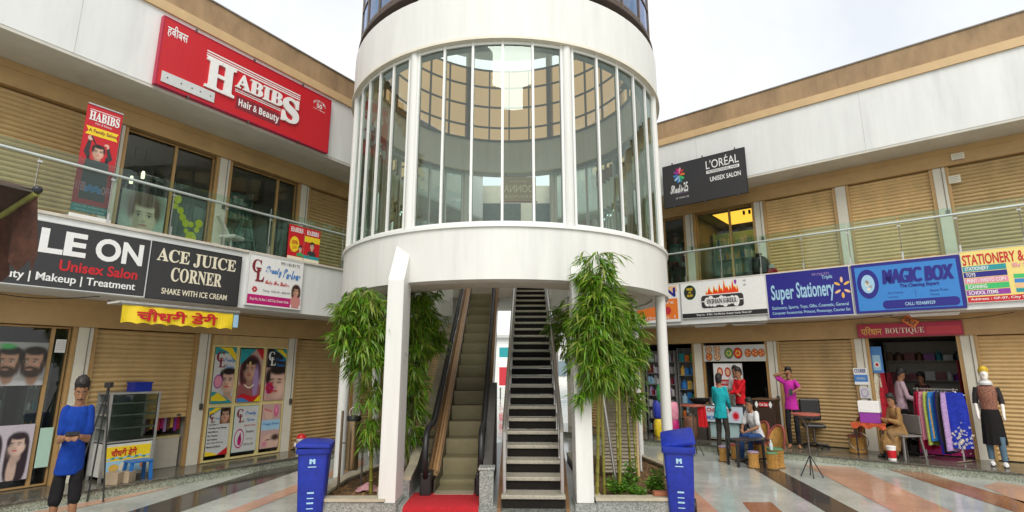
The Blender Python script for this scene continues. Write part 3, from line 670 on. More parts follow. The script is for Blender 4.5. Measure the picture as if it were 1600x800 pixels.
class Sign:
    def __init__(s, name, label, cat, F, u0, u1, z0, z1, v, panel, frame=None, th=.05, group=None, fw=.025, rz=0.0, parent=None):
        s.t = thing(name, label, cat, F.p(u0, v, z0), F.rz+rz, group); s.u0, s.z0 = u0, z0; s.w, s.h = u1-u0, z1-z0; s.mb = {}; s.th = th
        MB().box(0, 0, 0, s.w, th, s.h).build('panel', ink(panel) if isinstance(panel, str) else panel, s.t)
        if frame:
            f = MB(); m = fw
            f.box(-m, -.006, -m, s.w+m, th, -.001).box(-m, -.006, s.h+.001, s.w+m, th, s.h+m).box(-m, -.006, -.001, -.001, th, s.h+.001).box(s.w+.001, -.006, -.001, s.w+m, th, s.h+.001)
            f.build('frame', ink(frame) if isinstance(frame, str) else frame, s.t)
    def m(s, part, col):
        k = (part, col)
        if k not in s.mb: s.mb[k] = MB()
        return s.mb[k]
    def L(s, x, z): return (x-s.u0, z-s.z0)
    def text(s, body, u0, z0, u1, z1, col, bold=0.0, lay=3, raised=0.0, part='lettering', slant=0.0, sp=1.0):
        if 'M' in body and bold > .01:                    # widen by laying the letters over themselves, an offset closes the notch of an M
            for i in (-1, 0, 1): s.text(body, u0+i*bold*(z1-z0)*1.1, z0, u1+i*bold*(z1-z0)*1.1, z1, col, .006, lay+.12*i, 0, part, slant, sp)
            return
        g, fs, asp = text_geo(body, bold, sp); mb = s.m(part, col); y = -.0016*lay-raised
        x0, za = s.L(u0, z0); W, H = u1-u0, z1-z0
        vs = [(x0+a*W+slant*b*H, y, za+b*H) for a, b in g]
        if raised:
            k = len(vs); ed = {}
            for f in fs:
                for i in range(len(f)):
                    e = (f[i], f[(i+1) % len(f)]); ed[e] = 1
            side = [(a, b, b+k, a+k) for (a, b) in ed if (b, a) not in ed]
            mb.add(vs+[(p[0], -.001, p[2]) for p in vs], fs+side)
        else: mb.add(vs, fs)
    def poly(s, pts, col, lay=1, part='graphic', abs_=True):
        mb = s.m(part, col); q = [s.L(*p) for p in pts]
        ar = sum(q[i][0]*q[(i+1) % len(q)][1]-q[(i+1) % len(q)][0]*q[i][1] for i in range(len(q)))
        if ar < 0: q.reverse()
        mb.poly(q, -.0016*lay)
    def rect(s, u0, z0, u1, z1, col, lay=1, part='graphic'): s.poly([(u0, z0), (u1, z0), (u1, z1), (u0, z1)], col, lay, part)
    def ell(s, cu, cz, ru, rz, col, lay=1, part='graphic', n=24, a0=0, a1=360, rot=0):
        pts = []
        for i in range(n):
            a = R(a0+(a1-a0)*i/(n if a1-a0 >= 360 else n-1)); x, z = ru*math.cos(a), rz*math.sin(a); c, d = math.cos(R(rot)), math.sin(R(rot))
            pts.append((cu+x*c-z*d, cz+x*d+z*c))
        s.poly(pts, col, lay, part)
    def face(s, cu, cz, h, skin='skin', hair='hair', long=False, beard=False, lay=2, veil=None, body=None, lips=True):
        w = h*.74; A = lambda a, b: (cu+a*w, cz+b*h)
        if veil: s.ell(cu, cz-.12*h, w*.92, h*.95, veil, lay)
        if long: s.poly([A(-.62, .35), A(-.5, .62), A(0, .72), A(.5, .62), A(.62, .35), A(.7, -.4), A(.62, -1.25), A(.2, -1.3), A(-.2, -1.3), A(-.62, -1.2), A(-.7, -.4)], hair, lay)
        else: s.poly([A(-.58, -.05), A(-.62, .35), A(-.4, .68), A(0, .78), A(.4, .70), A(.6, .4), A(.56, -.05)], hair, lay)
        if body: s.poly([A(-.25, -.4), A(.25, -.4), A(.3, -.7), A(1.0, -.95), A(1.1, -1.5), A(-1.1, -1.5), A(-1.0, -.95), A(-.3, -.7)], body, lay+.5)
        s.poly([A(-.2, -.3), A(.2, -.3), A(.24, -.75), A(-.24, -.75)], skin, lay+1)
        s.poly([A(.5*math.cos(R(q)), .5*math.sin(R(q))*(1 if q < 180 else 1.08)) for q in range(0, 360, 15)], skin, lay+1.5)
        s.poly([A(-.52, .2), A(-.42, .5), A(0, .62), A(.42, .52), A(.52, .2), A(.36, .34), A(-.1, .36)], hair, lay+2)
        if beard: s.poly([A(-.5, -.02), A(-.42, -.38), A(-.15, -.58), A(.15, -.58), A(.42, -.38), A(.5, -.02), A(.34, -.2), A(0, -.14), A(-.34, -.2)], hair, lay+2)
        for d in (-1, 1):
            s.ell(cu+d*.22*w, cz+.06*h, .11*w, .035*h, 'hair', lay+3, n=10)
            s.poly([A(d*.10, .155), A(d*.36, .16), A(d*.36, .19), A(d*.22, .215), A(d*.10, .185)], 'hair', lay+3)
        s.poly([A(-.06, -.13), A(.07, -.13), A(.03, .05), A(-.01, .05)], 'brown' if skin == 'skin' else 'skin', lay+3)
        s.ell(cu, cz-.27*h, .17*w, .05*h, 'lip' if lips and not beard else 'brown', lay+3, n=12)
    def done(s):
        for (part, col), mb in s.mb.items(): mb.build(part, ink(col), s.t)
        return s.t
# the red salon signboard
S = Sign('signboard', 'big red salon signboard with raised white lettering on the upper fascia', 'signboard', WL, 3.80, 7.235, 6.40, 7.60, 1.10, 'red', 'crimson', th=.09, fw=.02)
S.text('हबीबस', 3.86, 7.28, 4.19, 7.52, 'white', .012)
wp = S.m('sheet', 'silver'); x, z = S.L(3.86, 6.45); wp.box(x, -.02, z, x+.88, -.004, z+.19)
sc2 = S.m('screw', 'black')
for q in (.08, .30, .48, .62, .80): sc2.box(x+q, -.026, z+.09, x+q+.018, -.021, z+.108)
for a, c in ((7.36, 7.385), (7.315, 7.335), (7.27, 7.295)): S.rect(4.53, a, 6.47, c, 'white', 2, 'rule')
S.text('𝐇', 4.54, 6.68, 5.08, 7.25, 'white', .02, raised=.03); S.text('𝐀𝐁𝐈𝐁', 5.09, 6.93, 6.06, 7.22, 'white', .02, raised=.03); S.text('𝐒', 6.07, 6.68, 6.46, 7.22, 'white', .03, raised=.03)
for a, c in ((6.885, 6.905), (6.85, 6.868)): S.rect(5.10, a, 6.05, c, 'white', 2, 'rule')
S.rect(5.14, 6.53, 6.07, 6.79, 'maroon', 1); S.text('𝗛𝗮𝗶𝗿 & 𝗕𝗲𝗮𝘂𝘁𝘆', 5.19, 6.56, 6.03, 6.75, 'white', .01)
for i, ch in enumerate('CELEBRATING'):
    a = R(150-12*i); S.text(ch, 6.95+.17*math.cos(a)-.014, 7.32+.13*math.sin(a)-.02, 6.95+.17*math.cos(a)+.014, 7.32+.13*math.sin(a)+.03, 'white')
S.text('50', 6.88, 7.30, 7.02, 7.40, 'white', .02); S.text('Years of Beauty', 6.80, 7.24, 7.10, 7.28, 'white')
S.done()
for x in (.5, 1.6, 2.7):
    for z in (-.06, 1.20): MB().box(x, -.015, z, x+.025, .03, z+.06).build('fixing', dsteel, S.t)
# ground floor fascia, left
S = Sign('signboard', 'black salon signboard with large white letters reading LE ON', 'signboard', WL, 1.2, 4.075, 2.93, 3.815, 1.05, 'charcoal', 'silver', th=.05, fw=.015)
S.text('STY', 1.55, 3.40, 2.60, 3.73, 'white', .03); S.text('LE', 2.71, 3.39, 3.25, 3.73, 'white', .035); S.text('ON', 3.36, 3.385, 3.99, 3.725, 'white', .035)
S.text('Unisex Salon', 2.97, 3.17, 3.95, 3.325, 'red', .025); S.text('Beauty | Makeup | Treatment', 2.22, 2.975, 3.94, 3.12, 'white', .012); S.done()
S = Sign('signboard', 'black juice corner signboard beside the salon signboard', 'signboard', WL, 4.10, 5.59, 2.925, 3.81, 1.05, 'charcoal', 'black', th=.05, fw=.012)
S.text('𝐀𝐂𝐄 𝐉𝐔𝐈𝐂𝐄', 4.19, 3.50, 5.50, 3.735, 'cream', .012); S.text('𝐂𝐎𝐑𝐍𝐄𝐑', 4.43, 3.22, 5.27, 3.45, 'cream', .012); S.text('SHAKE WITH ICE CREAM', 4.32, 3.005, 5.39, 3.10, 'cream', .012); S.done()
S = Sign('signboard', 'white ladies beauty parlour signboard with pink address strip and woman in sari', 'signboard', WL, 5.76, 6.90, 2.98, 3.91, 1.05, 'white', 'silver', th=.05, fw=.012)
S.text('𝐂', 5.81, 3.58, 6.00, 3.83, 'maroon', .01); S.text('𝐋', 5.89, 3.42, 6.07, 3.68, 'maroon', .02, lay=4)
S.text('𝓑𝓮𝓪𝓾𝓽𝔂', 6.09, 3.54, 6.43, 3.74, 'blue', .03); S.text('𝓟𝓪𝓻𝓵𝓸𝓾𝓻', 6.46, 3.54, 6.86, 3.74, 'blue', .03); S.text('𝓞𝓷𝓵𝔂 𝓕𝓸𝓻 𝓛𝓪𝓭𝓲𝓮𝓼', 6.10, 3.36, 6.62, 3.47, 'red', .02)
S.text('Timing : 10:00 AM - 08:00 PM', 6.06, 3.235, 6.64, 3.285, 'black'); S.rect(5.77, 3.0, 6.67, 3.175, 'magenta'); S.text('Shop No. 24, Bee-1, ACE City, Greater Noida', 5.82, 3.055, 6.63, 3.12, 'white', .01)
S.text('9911818175', 6.4, 3.80, 6.82, 3.86, 'black'); P = Pic(.22, .48, INK['white']); P.face(.11, .32, .17, (.55, .32, .22), veil=(.12, .05, .03), cloth=(.60, .22, .22)); P.blob(.11, .08, .09, .16, (.58, .25, .22), .15); P.put(S.t, .91, .02, -.0040); 
for a in range(6): S.ell(5.9+.035*math.cos(a*1.05), 3.27+.035*math.sin(a*1.05), .022, .022, 'lip', 2, n=8)
S.done()
# awning banner of the dairy
aw = thing('awning', 'rolled steel awning with yellow Hindi dairy banner hanging from it', 'awning', WL.p(3.62, 1.02, 2.44), WL.rz)
b = MB(); b.prism([(0, .33), (1.80, .33), (1.80, .36), (0, .36)], -.42, 0); b.build('cover', mat('dirty_white_metal', (.62,.60,.55), .5, var=.15, scale=8, stain=.3), aw)
MB().tube([(0, -.40, .33), (1.80, -.40, .33)], .035, 12).build('roller', steel, aw, True)
for q in (.0, 1.77): MB().bar((q+.015, 0, .38), (q+.015, -.40, .33), .025).build('arm', dsteel, aw)
b = MB(); n = 40; vs = []
for i in range(n+1):
    x = .03+1.66*i/n; vs += [(x, -.415+.006*math.sin(i*.9), .31), (x, -.425+.012*math.sin(i*.8), .10), (x, -.425+.012*math.sin(i*.8), .04+.022*abs(math.sin(i*math.pi/5)))]
b.add(vs, [(i*3+j, i*3+j+1, i*3+4+j, i*3+3+j) for i in range(n) for j in range(2)]); b.build('banner', ink('yellow'), aw)
S_ = Sign.__new__(Sign); S_.t = aw; S_.u0 = 3.62; S_.z0 = 2.44; S_.mb = {}
def on_awning(body, x0, x1, z0, z1, col, bold):
    g, fs, _ = text_geo(body, bold); MB().add([(x0+a*(x1-x0), -.441, z0+c*(z1-z0)) for a, c in g], fs).build('lettering', ink(col), aw)
on_awning('चौधरी डेरी', .22, 1.42, .085, .27, 'red', .03)
MB().box(1.70, -.436, .08, 1.78, -.424, .29).build('sticker', ink('lightblue'), aw)
# right hand signs
S = Sign('signboard', 'black salon signboard with rainbow flower emblem hung below the right fascia', 'signboard', WR, -5.74, -3.66, 5.93, 7.05, 1.04, 'charcoal', 'black', th=.04, fw=.012)
for i, c in enumerate(['pink', 'lip', 'orange', 'vividgreen', 'teal', 'sky', 'lightblue', 'blue', 'purple', 'magenta']):
    a = R(75-36*i); S.ell(-5.31+.10*math.cos(a), 6.74+.15*math.sin(a), .06, .03, c, 1, n=12, rot=math.degrees(a)); S.ell(-5.31+.045*math.cos(a), 6.74+.07*math.sin(a), .03, .016, c, 1, n=10, rot=math.degrees(a))
S.rect(-5.315, 6.55, -5.305, 6.72, 'white', 2); S.text('𝓢𝓽𝓾𝓭𝓲𝓸25', -5.56, 6.27, -5.09, 6.52, 'white', .015); S.text('UNISEX SALON', -5.38, 6.24, -5.08, 6.265, 'lilac'); S.text('CUT  COLOUR  CARE', -5.43, 6.11, -5.08, 6.15, 'white')
S.text("L'ORÉAL", -4.60, 6.72, -3.80, 6.99, 'white', .004); S.rect(-4.60, 6.60, -3.80, 6.68, 'white', 1); S.text('PROFESSIONNEL PARIS', -4.57, 6.612, -3.83, 6.668, 'charcoal', .01, lay=2); S.text('UNISEX SALON', -4.52, 6.38, -3.78, 6.50, 'white', .02)
for x in (.25, 1.05, 1.85):
    for z in (-.06, 1.12): MB().box(x, -.01, z, x+.025, .03, z+.06).build('fixing', dsteel, S.t)
S.done()
S = Sign('signboard', 'narrow orange signboard partly hidden by the round tower', 'signboard', WR, -7.1, -5.56, 3.0, 3.93, .90, 'white', 'silver', th=.04, fw=.012)
S.rect(-7.1, 3.06, -5.62, 3.58, 'orange'); S.rect(-7.1, 3.75, -5.62, 3.9, 'peach'); S.text('SALON', -6.85, 3.62, -5.66, 3.86, 'navy', .04); S.text('Beauty Care', -6.8, 3.42, -5.72, 3.54, 'white'); S.text('Market No. 1', -6.7, 3.08, -5.7, 3.16, 'white'); S.ell(-5.9, 3.28, .1, .1, 'lip', 2); S.done()
S = Sign('signboard', 'white restaurant signboard with red flames over a black grill emblem', 'signboard', WR, -5.51, -3.51, 3.06, 3.94, .90, 'white', 'silver', th=.05, fw=.012)
S.rect(-5.51, 3.06, -3.51, 3.17, 'black'); S.text('Shop No. - 8 M.A. City Market, Greater Noida, West U.P.', -5.15, 3.085, -3.85, 3.145, 'white', .01)
S.ell(-5.285, 3.69, .155, .185, 'green', 1, n=32); S.ell(-5.285, 3.69, .147, .176, 'black', 2, n=32)
for w, za, zb in (('FREE', 3.74, 3.80), ('HOME', 3.67, 3.71), ('DELIVERY', 3.58, 3.64)): S.text(w, -5.36 if w != 'HOME' else -5.32, za, -5.21 if w != 'HOME' else -5.25, zb, 'yellow', .02)
def rrect(u0, z0, u1, z1, r, col, lay):
    pts = []
    for cx, cz, a in ((u1-r, z1-r, 0), (u0+r, z1-r, 90), (u0+r, z0+r, 180), (u1-r, z0+r, 270)): pts += [(cx+r*math.cos(R(a+15*i)), cz+r*math.sin(R(a+15*i))) for i in range(7)]
    S.poly(pts, col, lay)
fl = [-4.88, -4.80, -4.75, -4.68, -4.62, -4.55, -4.5, -4.44, -4.36, -4.30, -4.24, -4.18, -4.14]; fh = [.12, .22, .10, .24, .14, .28, .16, .36, .18, .22, .34, .18, .2]
fp = [(-4.90, 3.50)]+[q for i, x in enumerate(fl) for q in ((x, 3.56+fh[i]), (x+.03, 3.56+fh[i]*.45))]+[(-4.12, 3.50)]
S.poly([(x, z if z < 3.52 else z+.03) for x, z in fp], 'yellow', 1); S.poly(fp, 'flame', 2)
rrect(-5.03, 3.25, -3.99, 3.60, .08, 'white', 3); rrect(-5.01, 3.27, -4.01, 3.58, .07, 'charcoal', 4)
for i in range(9): S.ell(-4.86+.085*i, 3.42+.02*math.sin(i*2.1), .075, .11+.02*math.sin(i*1.7), 'white', 5, n=16)
S.rect(-5.0, 3.425, -4.86, 3.445, 'white', 5); S.rect(-4.17, 3.425, -4.02, 3.445, 'white', 5)
S.text('𝐈𝐍𝐃𝐈𝐀𝐍 𝐆𝐑𝐈𝐋𝐋', -4.88, 3.375, -4.15, 3.485, 'black', .005, lay=7); S.text('Restaurant', -4.78, 3.19, -4.22, 3.235, 'grey', 0, sp=1.4)
S.poly([(-4.20, 3.90), (-4.14, 3.90), (-4.145, 3.82), (-4.17, 3.79), (-4.195, 3.82)], 'purple', 2); S.text('+91', -4.0, 3.83, -3.93, 3.88, 'black'); S.text('+91', -4.0, 3.73, -3.93, 3.78, 'black'); S.done()
S = Sign('signboard', 'dark blue stationery signboard with yellow starburst emblem', 'signboard', WR, -3.485, -1.85, 2.94, 3.94, .90, 'navy', 'silver', th=.05, fw=.014)
S.text('Super', -3.40, 3.24, -2.93, 3.68, 'lightblue', .02); S.text('Stationery', -2.88, 3.25, -2.15, 3.70, 'lightblue', .02); S.text('Triplit', -2.36, 3.70, -2.16, 3.80, 'lightblue', .015); S.text('9717261571', -2.54, 3.81, -2.22, 3.86, 'lilac')
S.text('Stationery, Sports, Toys, Gifts, Cosmetic, General', -3.41, 3.11, -1.92, 3.20, 'lightblue', .012); S.text('Computer Accessories, Printout, Photocopy, Courier Etc', -3.41, 3.00, -1.90, 3.08, 'lightblue', .012)
for i in range(6):
    a = R(90-60*i); c, d = math.cos(a), math.sin(a); S.ell(-2.0+.135*c*.75, 3.51+.165*d, .062, .026, 'gold' if i % 2 else 'peach', 2, n=14, rot=math.degrees(a))
S.done()
S = Sign('signboard', 'bright blue cleaning shop signboard with round bubble emblem', 'signboard', WR, -1.80, -.045, 2.945, 3.945, .91, 'sky', 'navy', th=.05, fw=.0)
for q in ((-1.80, 2.945, -1.745, 3.945), (-.10, 2.945, -.045, 3.945), (-1.745, 2.945, -.10, 2.985), (-1.745, 3.885, -.10, 3.945)): S.rect(*q, 'navy', 1)
S.ell(-1.54, 3.53, .185, .30, 'navy', 2, n=40); S.ell(-1.54, 3.53, .115, .19, 'lightblue', 3, n=32)
for i in range(7): S.ell(-1.54+.05*math.cos(i*2.4)*(i % 3)*.5, 3.53+.1*math.sin(i*2.4)*(.4+i % 3*.35), .026, .035, 'grey' if i % 2 else 'cream', 4, n=12)
S.text('MAGIC BOX', -1.62+.35, 3.50, -.18, 3.79, 'navy', .055, slant=.06, lay=4); S.text('The Cleaning Expert', -1.02, 3.39, -.40, 3.48, 'navy', .03, slant=.1, lay=4)
S.text('Dry Cleaning', -1.22, 3.29, -.98, 3.335, 'navy'); S.text('Laundry', -1.22, 3.21, -1.06, 3.25, 'navy'); S.text('Steam Press', -.55, 3.29, -.28, 3.335, 'navy'); S.text('Dyeing', -.55, 3.21, -.42, 3.25, 'navy'); S.rect(-.78, 3.2, -.775, 3.36, 'navy', 2)
rrect(-1.33, 3.005, -.13, 3.17, .07, 'navy', 3); S.text('CALL: 9354689329', -.97, 3.05, -.50, 3.115, 'lightblue', .015, lay=5); S.done()
S = Sign('signboard', 'yellow stationery signboard with coloured service stripes and a stack of books', 'signboard', WR, -.02, 1.75, 3.03, 3.99, .90, flat('paleyellow', (.82, .68, .22)), 'silver', th=.05, fw=.012)
S.rect(-.02, 3.03, 1.75, 3.13, 'red'); S.text('Address : GF-07, City Square, Ace City', .02, 3.055, 1.25, 3.11, 'white', .015, lay=3); S.text('STATIONERY & TOYS', -.005, 3.72, 1.18, 3.92, 'red', .02)
for i, (w, c) in enumerate((('STATIONERY', 'teal'), ('TOYS', 'navy'), ('PRINT / PHOTO COPY', 'pink'), ('SCANNING', 'vividgreen'), ('SCHOOL ITEMS', 'purple'))):
    z = 3.605-.112*i; S.rect(-.02, z, .585, z+.098, c, 2); S.text(w, .01, z+.015, .01+.034*len(w)*(.9 if len(w) > 12 else 1), z+.082, 'white', .02, lay=4)
for i, c in enumerate(('teal', 'peach', 'sky', 'vividgreen')): S.poly([(.66, 3.17+.085*i), (1.25, 3.15+.085*i), (1.27, 3.225+.085*i), (.66, 3.24+.085*i)], c, 2)
S.text('𝓖𝓲𝓯𝓽𝓼', .66, 3.58, .95, 3.70, 'pink', .015); S.done()
S = Sign('signboard', 'red boutique signboard in Hindi and English above the clothes shop', 'signboard', WR, -1.93, -.17, 2.49, 2.765, .13, 'crimson', 'maroon', th=.04, fw=.006)
S.text('पिरधान', -1.87, 2.535, -1.50, 2.715, 'gold', .015); S.text('𝐁𝐎𝐔𝐓𝐈𝐐𝐔𝐄', -1.44, 2.535, -.78, 2.67, 'cream', -.004); S.rect(-.74, 2.53, -.20, 2.68, 'lip', 1); S.done()
S = Sign('sale_sign', 'tilted orange SALE tag hanging over the boutique signboard', 'sign', WR, -1.15, -.90, 2.70, 2.86, .17, 'orange', None, th=.008)
S.text('SALE', -1.12, 2.735, -.93, 2.825, 'black', .02); t_ = S.done(); t_.rotation_euler = (0, R(38), WR.rz); t_.location = WR.p(-1.13, .18, 2.80)
S = Sign('courier_sign', 'small white and blue courier sign on the pilaster by the boutique', 'sign', WR, -2.12, -1.87, 1.50, 1.85, .045, 'white', None, th=.01)
S.text('COURIER', -2.10, 1.75, -1.89, 1.83, 'navy', .02); S.rect(-2.12, 1.56, -1.87, 1.71, 'blue'); S.text('EXPRESS', -2.07, 1.61, -1.92, 1.65, 'white'); S.done()
S = Sign('notice', 'small round logo notice pinned below the courier sign', 'notice', WR, -2.05, -1.87, 1.22, 1.44, .045, 'silver', None, th=.006); S.ell(-1.96, 1.33, .07, .09, 'lilac'); S.ell(-1.96, 1.33, .05, .065, 'silver', 2); S.done()
# restaurant photo boards and menu poster
for i, (x0, x1) in enumerate(((-5.38, -4.90), (-4.88, -4.40), (-4.38, -3.90))):
    S = Sign('food_board', ['lit menu board with four brown dishes, left end of the row', 'lit menu board with a green and a red dish, middle of the row', 'lit menu board with three orange dishes, right end of the row'][i], 'menu board', WR, x0, x1, 2.02, 2.40, .02, 'silver', 'cream', th=.05, group='photo menu boards over the restaurant', fw=.008)
    pts = [[(.13, .11), (.34, .11), (.13, .29), (.34, .29)], [(.13, .19), (.35, .19)], [(.09, .19), (.25, .19), (.40, .19)]][i]; rr = [.085, .11, .08][i]
    for j, (a, c) in enumerate(pts):
        S.ell(x0+a, 2.02+c, rr, rr*1.25, ['brown', 'maroon', 'brown'][i], 1); S.ell(x0+a, 2.02+c, rr*.86, rr*1.06, ['orange', 'green', 'orange'][(i+0) % 3] if j == 0 or i == 2 else ['peach', 'flame', 'orange'][i], 2)
        for k in range(6): S.ell(x0+a+rr*.45*math.cos(k*1.1+j), 2.02+c+rr*.5*math.sin(k*1.1+j), rr*.2, rr*.22, ['maroon', 'yellow', 'maroon'][i] if k % 2 else 'peach', 3, n=8)
    S.done()
S = Sign('menu_poster', 'white and red menu poster with three red dish circles behind the counter', 'poster', WR, -5.14, -4.46, 1.20, 1.95, .06, 'white', 'silver', th=.03, fw=.012)
for i in range(3): S.ell(-4.99+.19*i, 1.75, .075, .12, 'red', 1); S.ell(-4.99+.19*i, 1.75, .05, .08, 'peach', 2, n=14)
S.rect(-5.12, 1.42, -4.48, 1.57, 'red'); S.text('CHINESE FAST FOOD', -5.05, 1.46, -4.55, 1.53, 'white', .01, lay=3); S.rect(-5.12, 1.23, -4.48, 1.29, 'lip')
for i in range(2): S.text('Noodles   Momos   Rolls', -5.0, 1.37-.055*i, -4.55, 1.40-.055*i, 'maroon')
S.done()
# banners and posters on the left gallery
S = Sign('banner', 'tall red roll-up salon banner standing behind the gallery railing', 'banner', WL, 3.05, 3.52, 4.10, 5.77, .84, 'red', None, th=.008)
S.text('𝐇𝐀𝐁𝐈𝐁𝐒', 3.09, 5.53, 3.49, 5.68, 'white', .02); S.rect(3.09, 5.695, 3.49, 5.705, 'white'); S.text('Hair & Beauty', 3.18, 5.47, 3.40, 5.51, 'white')
S.poly([(3.07, 5.30), (3.11, 5.36), (3.07, 5.43), (3.50, 5.43), (3.47, 5.36), (3.50, 5.30)], 'yellow', 1); S.text('A Family Salon', 3.11, 5.33, 3.47, 5.40, 'maroon', .02)
S.poly([(3.12, 4.3), (3.45, 4.3), (3.44, 4.8), (3.42, 4.95), (3.14, 4.95), (3.12, 4.8)], 'charcoal', 1)
S.poly([(3.15, 4.92), (3.09, 5.02), (3.13, 5.22), (3.17, 5.22), (3.16, 5.04), (3.22, 4.95)], 'charcoal', 1); S.poly([(3.40, 4.92), (3.47, 5.0), (3.41, 5.16), (3.37, 5.15), (3.40, 5.02), (3.34, 4.95)], 'charcoal', 1)
P = Pic(.20, .26, INK['red']); P.face(.1, .13, .2, (.62, .38, .27)); P.put(S.t, .125, .82, -.0045); S.ell(3.15, 5.25, .035, .04, 'paleskin', 2, n=12); S.ell(3.37, 5.18, .035, .04, 'paleskin', 2, n=12); S.poly([(3.15, 5.28), (3.24, 5.14), (3.25, 5.15), (3.17, 5.29)], 'black', 3)
S.text('1188', 3.07, 4.42, 3.18, 4.56, 'pink', .01); S.text('OFF', 3.39, 4.42, 3.50, 4.54, 'pink', .01)
for i in range(5): S.ell(3.2+.04*i, 4.46+.03*(i % 2), .03, .05, 'blue', 2, n=12)
S.rect(3.05, 4.10, 3.52, 4.22, 'teal', 1); S.text('Unisex Hair and Beauty Salon', 3.08, 4.17, 3.49, 4.205, 'white', lay=3); S.text('Ace City Greater Noida', 3.10, 4.115, 3.47, 4.15, 'white', lay=3)
MB().box(-.03, -.08, -.125, .50, .10, -.055).build('base', mat('white_plastic', (.7,.7,.68), .4, var=.05), S.t, bevel=.01); MB().tube([(.235, .03, -.06), (.235, .03, 1.68)], .012, 8).build('pole', steel, S.t); MB().box(0, -.012, 1.671, .47, .02, 1.69).build('top_rail', steel, S.t); S.done()
for i, (x0, x1) in enumerate(((6.60, 6.97), (6.98, 7.36))):
    S = Sign('railing_poster', ['red poster with yellow price circle on the gallery railing', 'red poster with yellow band and dark suited man on the gallery railing'][i], 'poster', WL, x0, x1, 3.99, 4.69, .925, 'red', None, th=.006, group='salon posters hung on the railing')
    S.text('𝐇𝐀𝐁𝐈𝐁𝐒', x0+.04, 4.55, x1-.04, 4.65, 'white', .015)
    if i == 0: S.ell(x0+.15, 4.30, .11, .16, 'yellow'); S.text('50%', x0+.08, 4.30, x0+.22, 4.38, 'red', .02, lay=4); S.text('OFF', x0+.10, 4.20, x0+.20, 4.26, 'red', lay=4); S.face(x0+.29, 4.22, .1, 'paleskin', body='green')
    else: S.rect(x0, 4.40, x1, 4.52, 'yellow'); S.rect(x0, 4.0, x1, 4.12, 'teal'); S.face(x0+.19, 4.32, .13, 'paleskin', body='charcoal')
    S.rect(x0, 3.99, x1, 4.05, 'cream', 4); S.done()
# six door posters of the parlour, printed on the panes
def cl(S, u, z, h, c='maroon'): S.text('𝐂', u, z+h*.35, u+h*.5, z+h, c, .01, lay=5); S.text('𝐋', u+h*.18, z, u+h*.62, z+h*.6, c, .01, lay=6)
D = dict(F=WL, v=.045, frame=None, th=.006, group='posters on the parlour door panes')
S = Sign('door_poster', 'door poster with woman pouting red lips beside a pink emblem', 'poster', u0=5.885, u1=6.30, z0=1.20, z1=2.235, panel='silver', **D)
S.poly([(5.885, 2.1), (5.885, 2.235), (6.30, 2.235), (6.30, 1.95), (6.15, 2.13)], 'teal', 1); S.poly([(5.95, 2.235), (6.2, 2.235), (6.30, 2.10), (6.30, 1.98), (6.12, 2.16)], 'yellow', 2); cl(S, 5.91, 1.86, .30); S.text('𝓑𝓮𝓪𝓾𝓽𝔂', 6.06, 1.94, 6.27, 2.04, 'blue', .03, lay=5); S.text('𝓟𝓪𝓻𝓵𝓸𝓾𝓻', 6.10, 1.84, 6.27, 1.91, 'blue', .03, lay=5)
S.ell(5.99, 1.60, .085, .13, 'purple', 1); S.ell(5.99, 1.60, .07, .11, 'pink', 2); P = Pic(.415, 1.035, (.62, .62, .60)); P.face(.30, .40, .40, (.66, .42, .31), lips=(.60, .02, .04), cloth=(.55, .36, .27), turn=-.4); P.noise(.04, 1); P.put(S.t, 0, 0); S.poly([(5.885, 1.20), (6.30, 1.20), (6.25, 1.25), (6.0, 1.40), (5.885, 1.42)], 'teal', 6); S.poly([(5.885, 1.32), (6.0, 1.40), (6.2, 1.25), (6.1, 1.24), (5.885, 1.25)], 'yellow', 7); S.done()
S = Sign('door_poster', 'door poster of a bride with dark veil and pearl necklace', 'poster', u0=6.39, u1=6.885, z0=1.20, z1=2.22, panel='peach', **D)
S.poly([(6.39, 1.9), (6.39, 2.22), (6.72, 2.22)], 'teal', 1); S.poly([(6.72, 2.22), (6.885, 2.22), (6.885, 2.0)], 'red', 1); P = Pic(.495, 1.02, (.50, .33, .28)); P.face(.235, .60, .36, (.50, .28, .19), veil=(.10, .025, .035), cloth=(.32, .10, .10), lips=(.42, .03, .05), turn=-.3); P.blob(.37, .38, .06, .30, (.36, .24, .46), .3); P.blob(.22, .74, .02, .035, (.75, .55, .2), .3); P.noise(.06, 2); P.put(S.t, 0, 0)
for i in range(9): S.ell(6.53+.022*i, 1.52-.05*math.sin(i*math.pi/8), .014, .018, 'cream', 8, n=8)
S.poly([(6.39, 1.20), (6.885, 1.20), (6.885, 1.32), (6.7, 1.30), (6.5, 1.36), (6.39, 1.30)], 'red', 8); S.poly([(6.39, 1.20), (6.66, 1.20), (6.5, 1.28), (6.39, 1.28)], 'blue', 9); S.poly([(6.885, 1.2), (6.74, 1.2), (6.885, 1.34)], 'yellow', 9); S.done()
S = Sign('door_poster', 'door poster of a woman with closed eyes holding a pink flower', 'poster', u0=6.975, u1=7.42, z0=1.20, z1=2.23, panel='pink', **D)
S.rect(6.975, 1.86, 7.42, 2.23, 'black', 1); S.poly([(7.1, 2.23), (7.42, 2.23), (7.42, 1.98), (7.3, 2.12)], 'teal', 2); S.poly([(7.16, 2.23), (7.3, 2.23), (7.42, 2.12), (7.42, 2.05)], 'yellow', 3); cl(S, 7.0, 1.90, .28, 'white'); S.text('𝓑𝓮𝓪𝓾𝓽𝔂', 7.17, 1.97, 7.39, 2.05, 'sky', .03, lay=5); S.text('𝓟𝓪𝓻𝓵𝓸𝓾𝓻', 7.2, 1.88, 7.39, 1.94, 'sky', .03, lay=5)
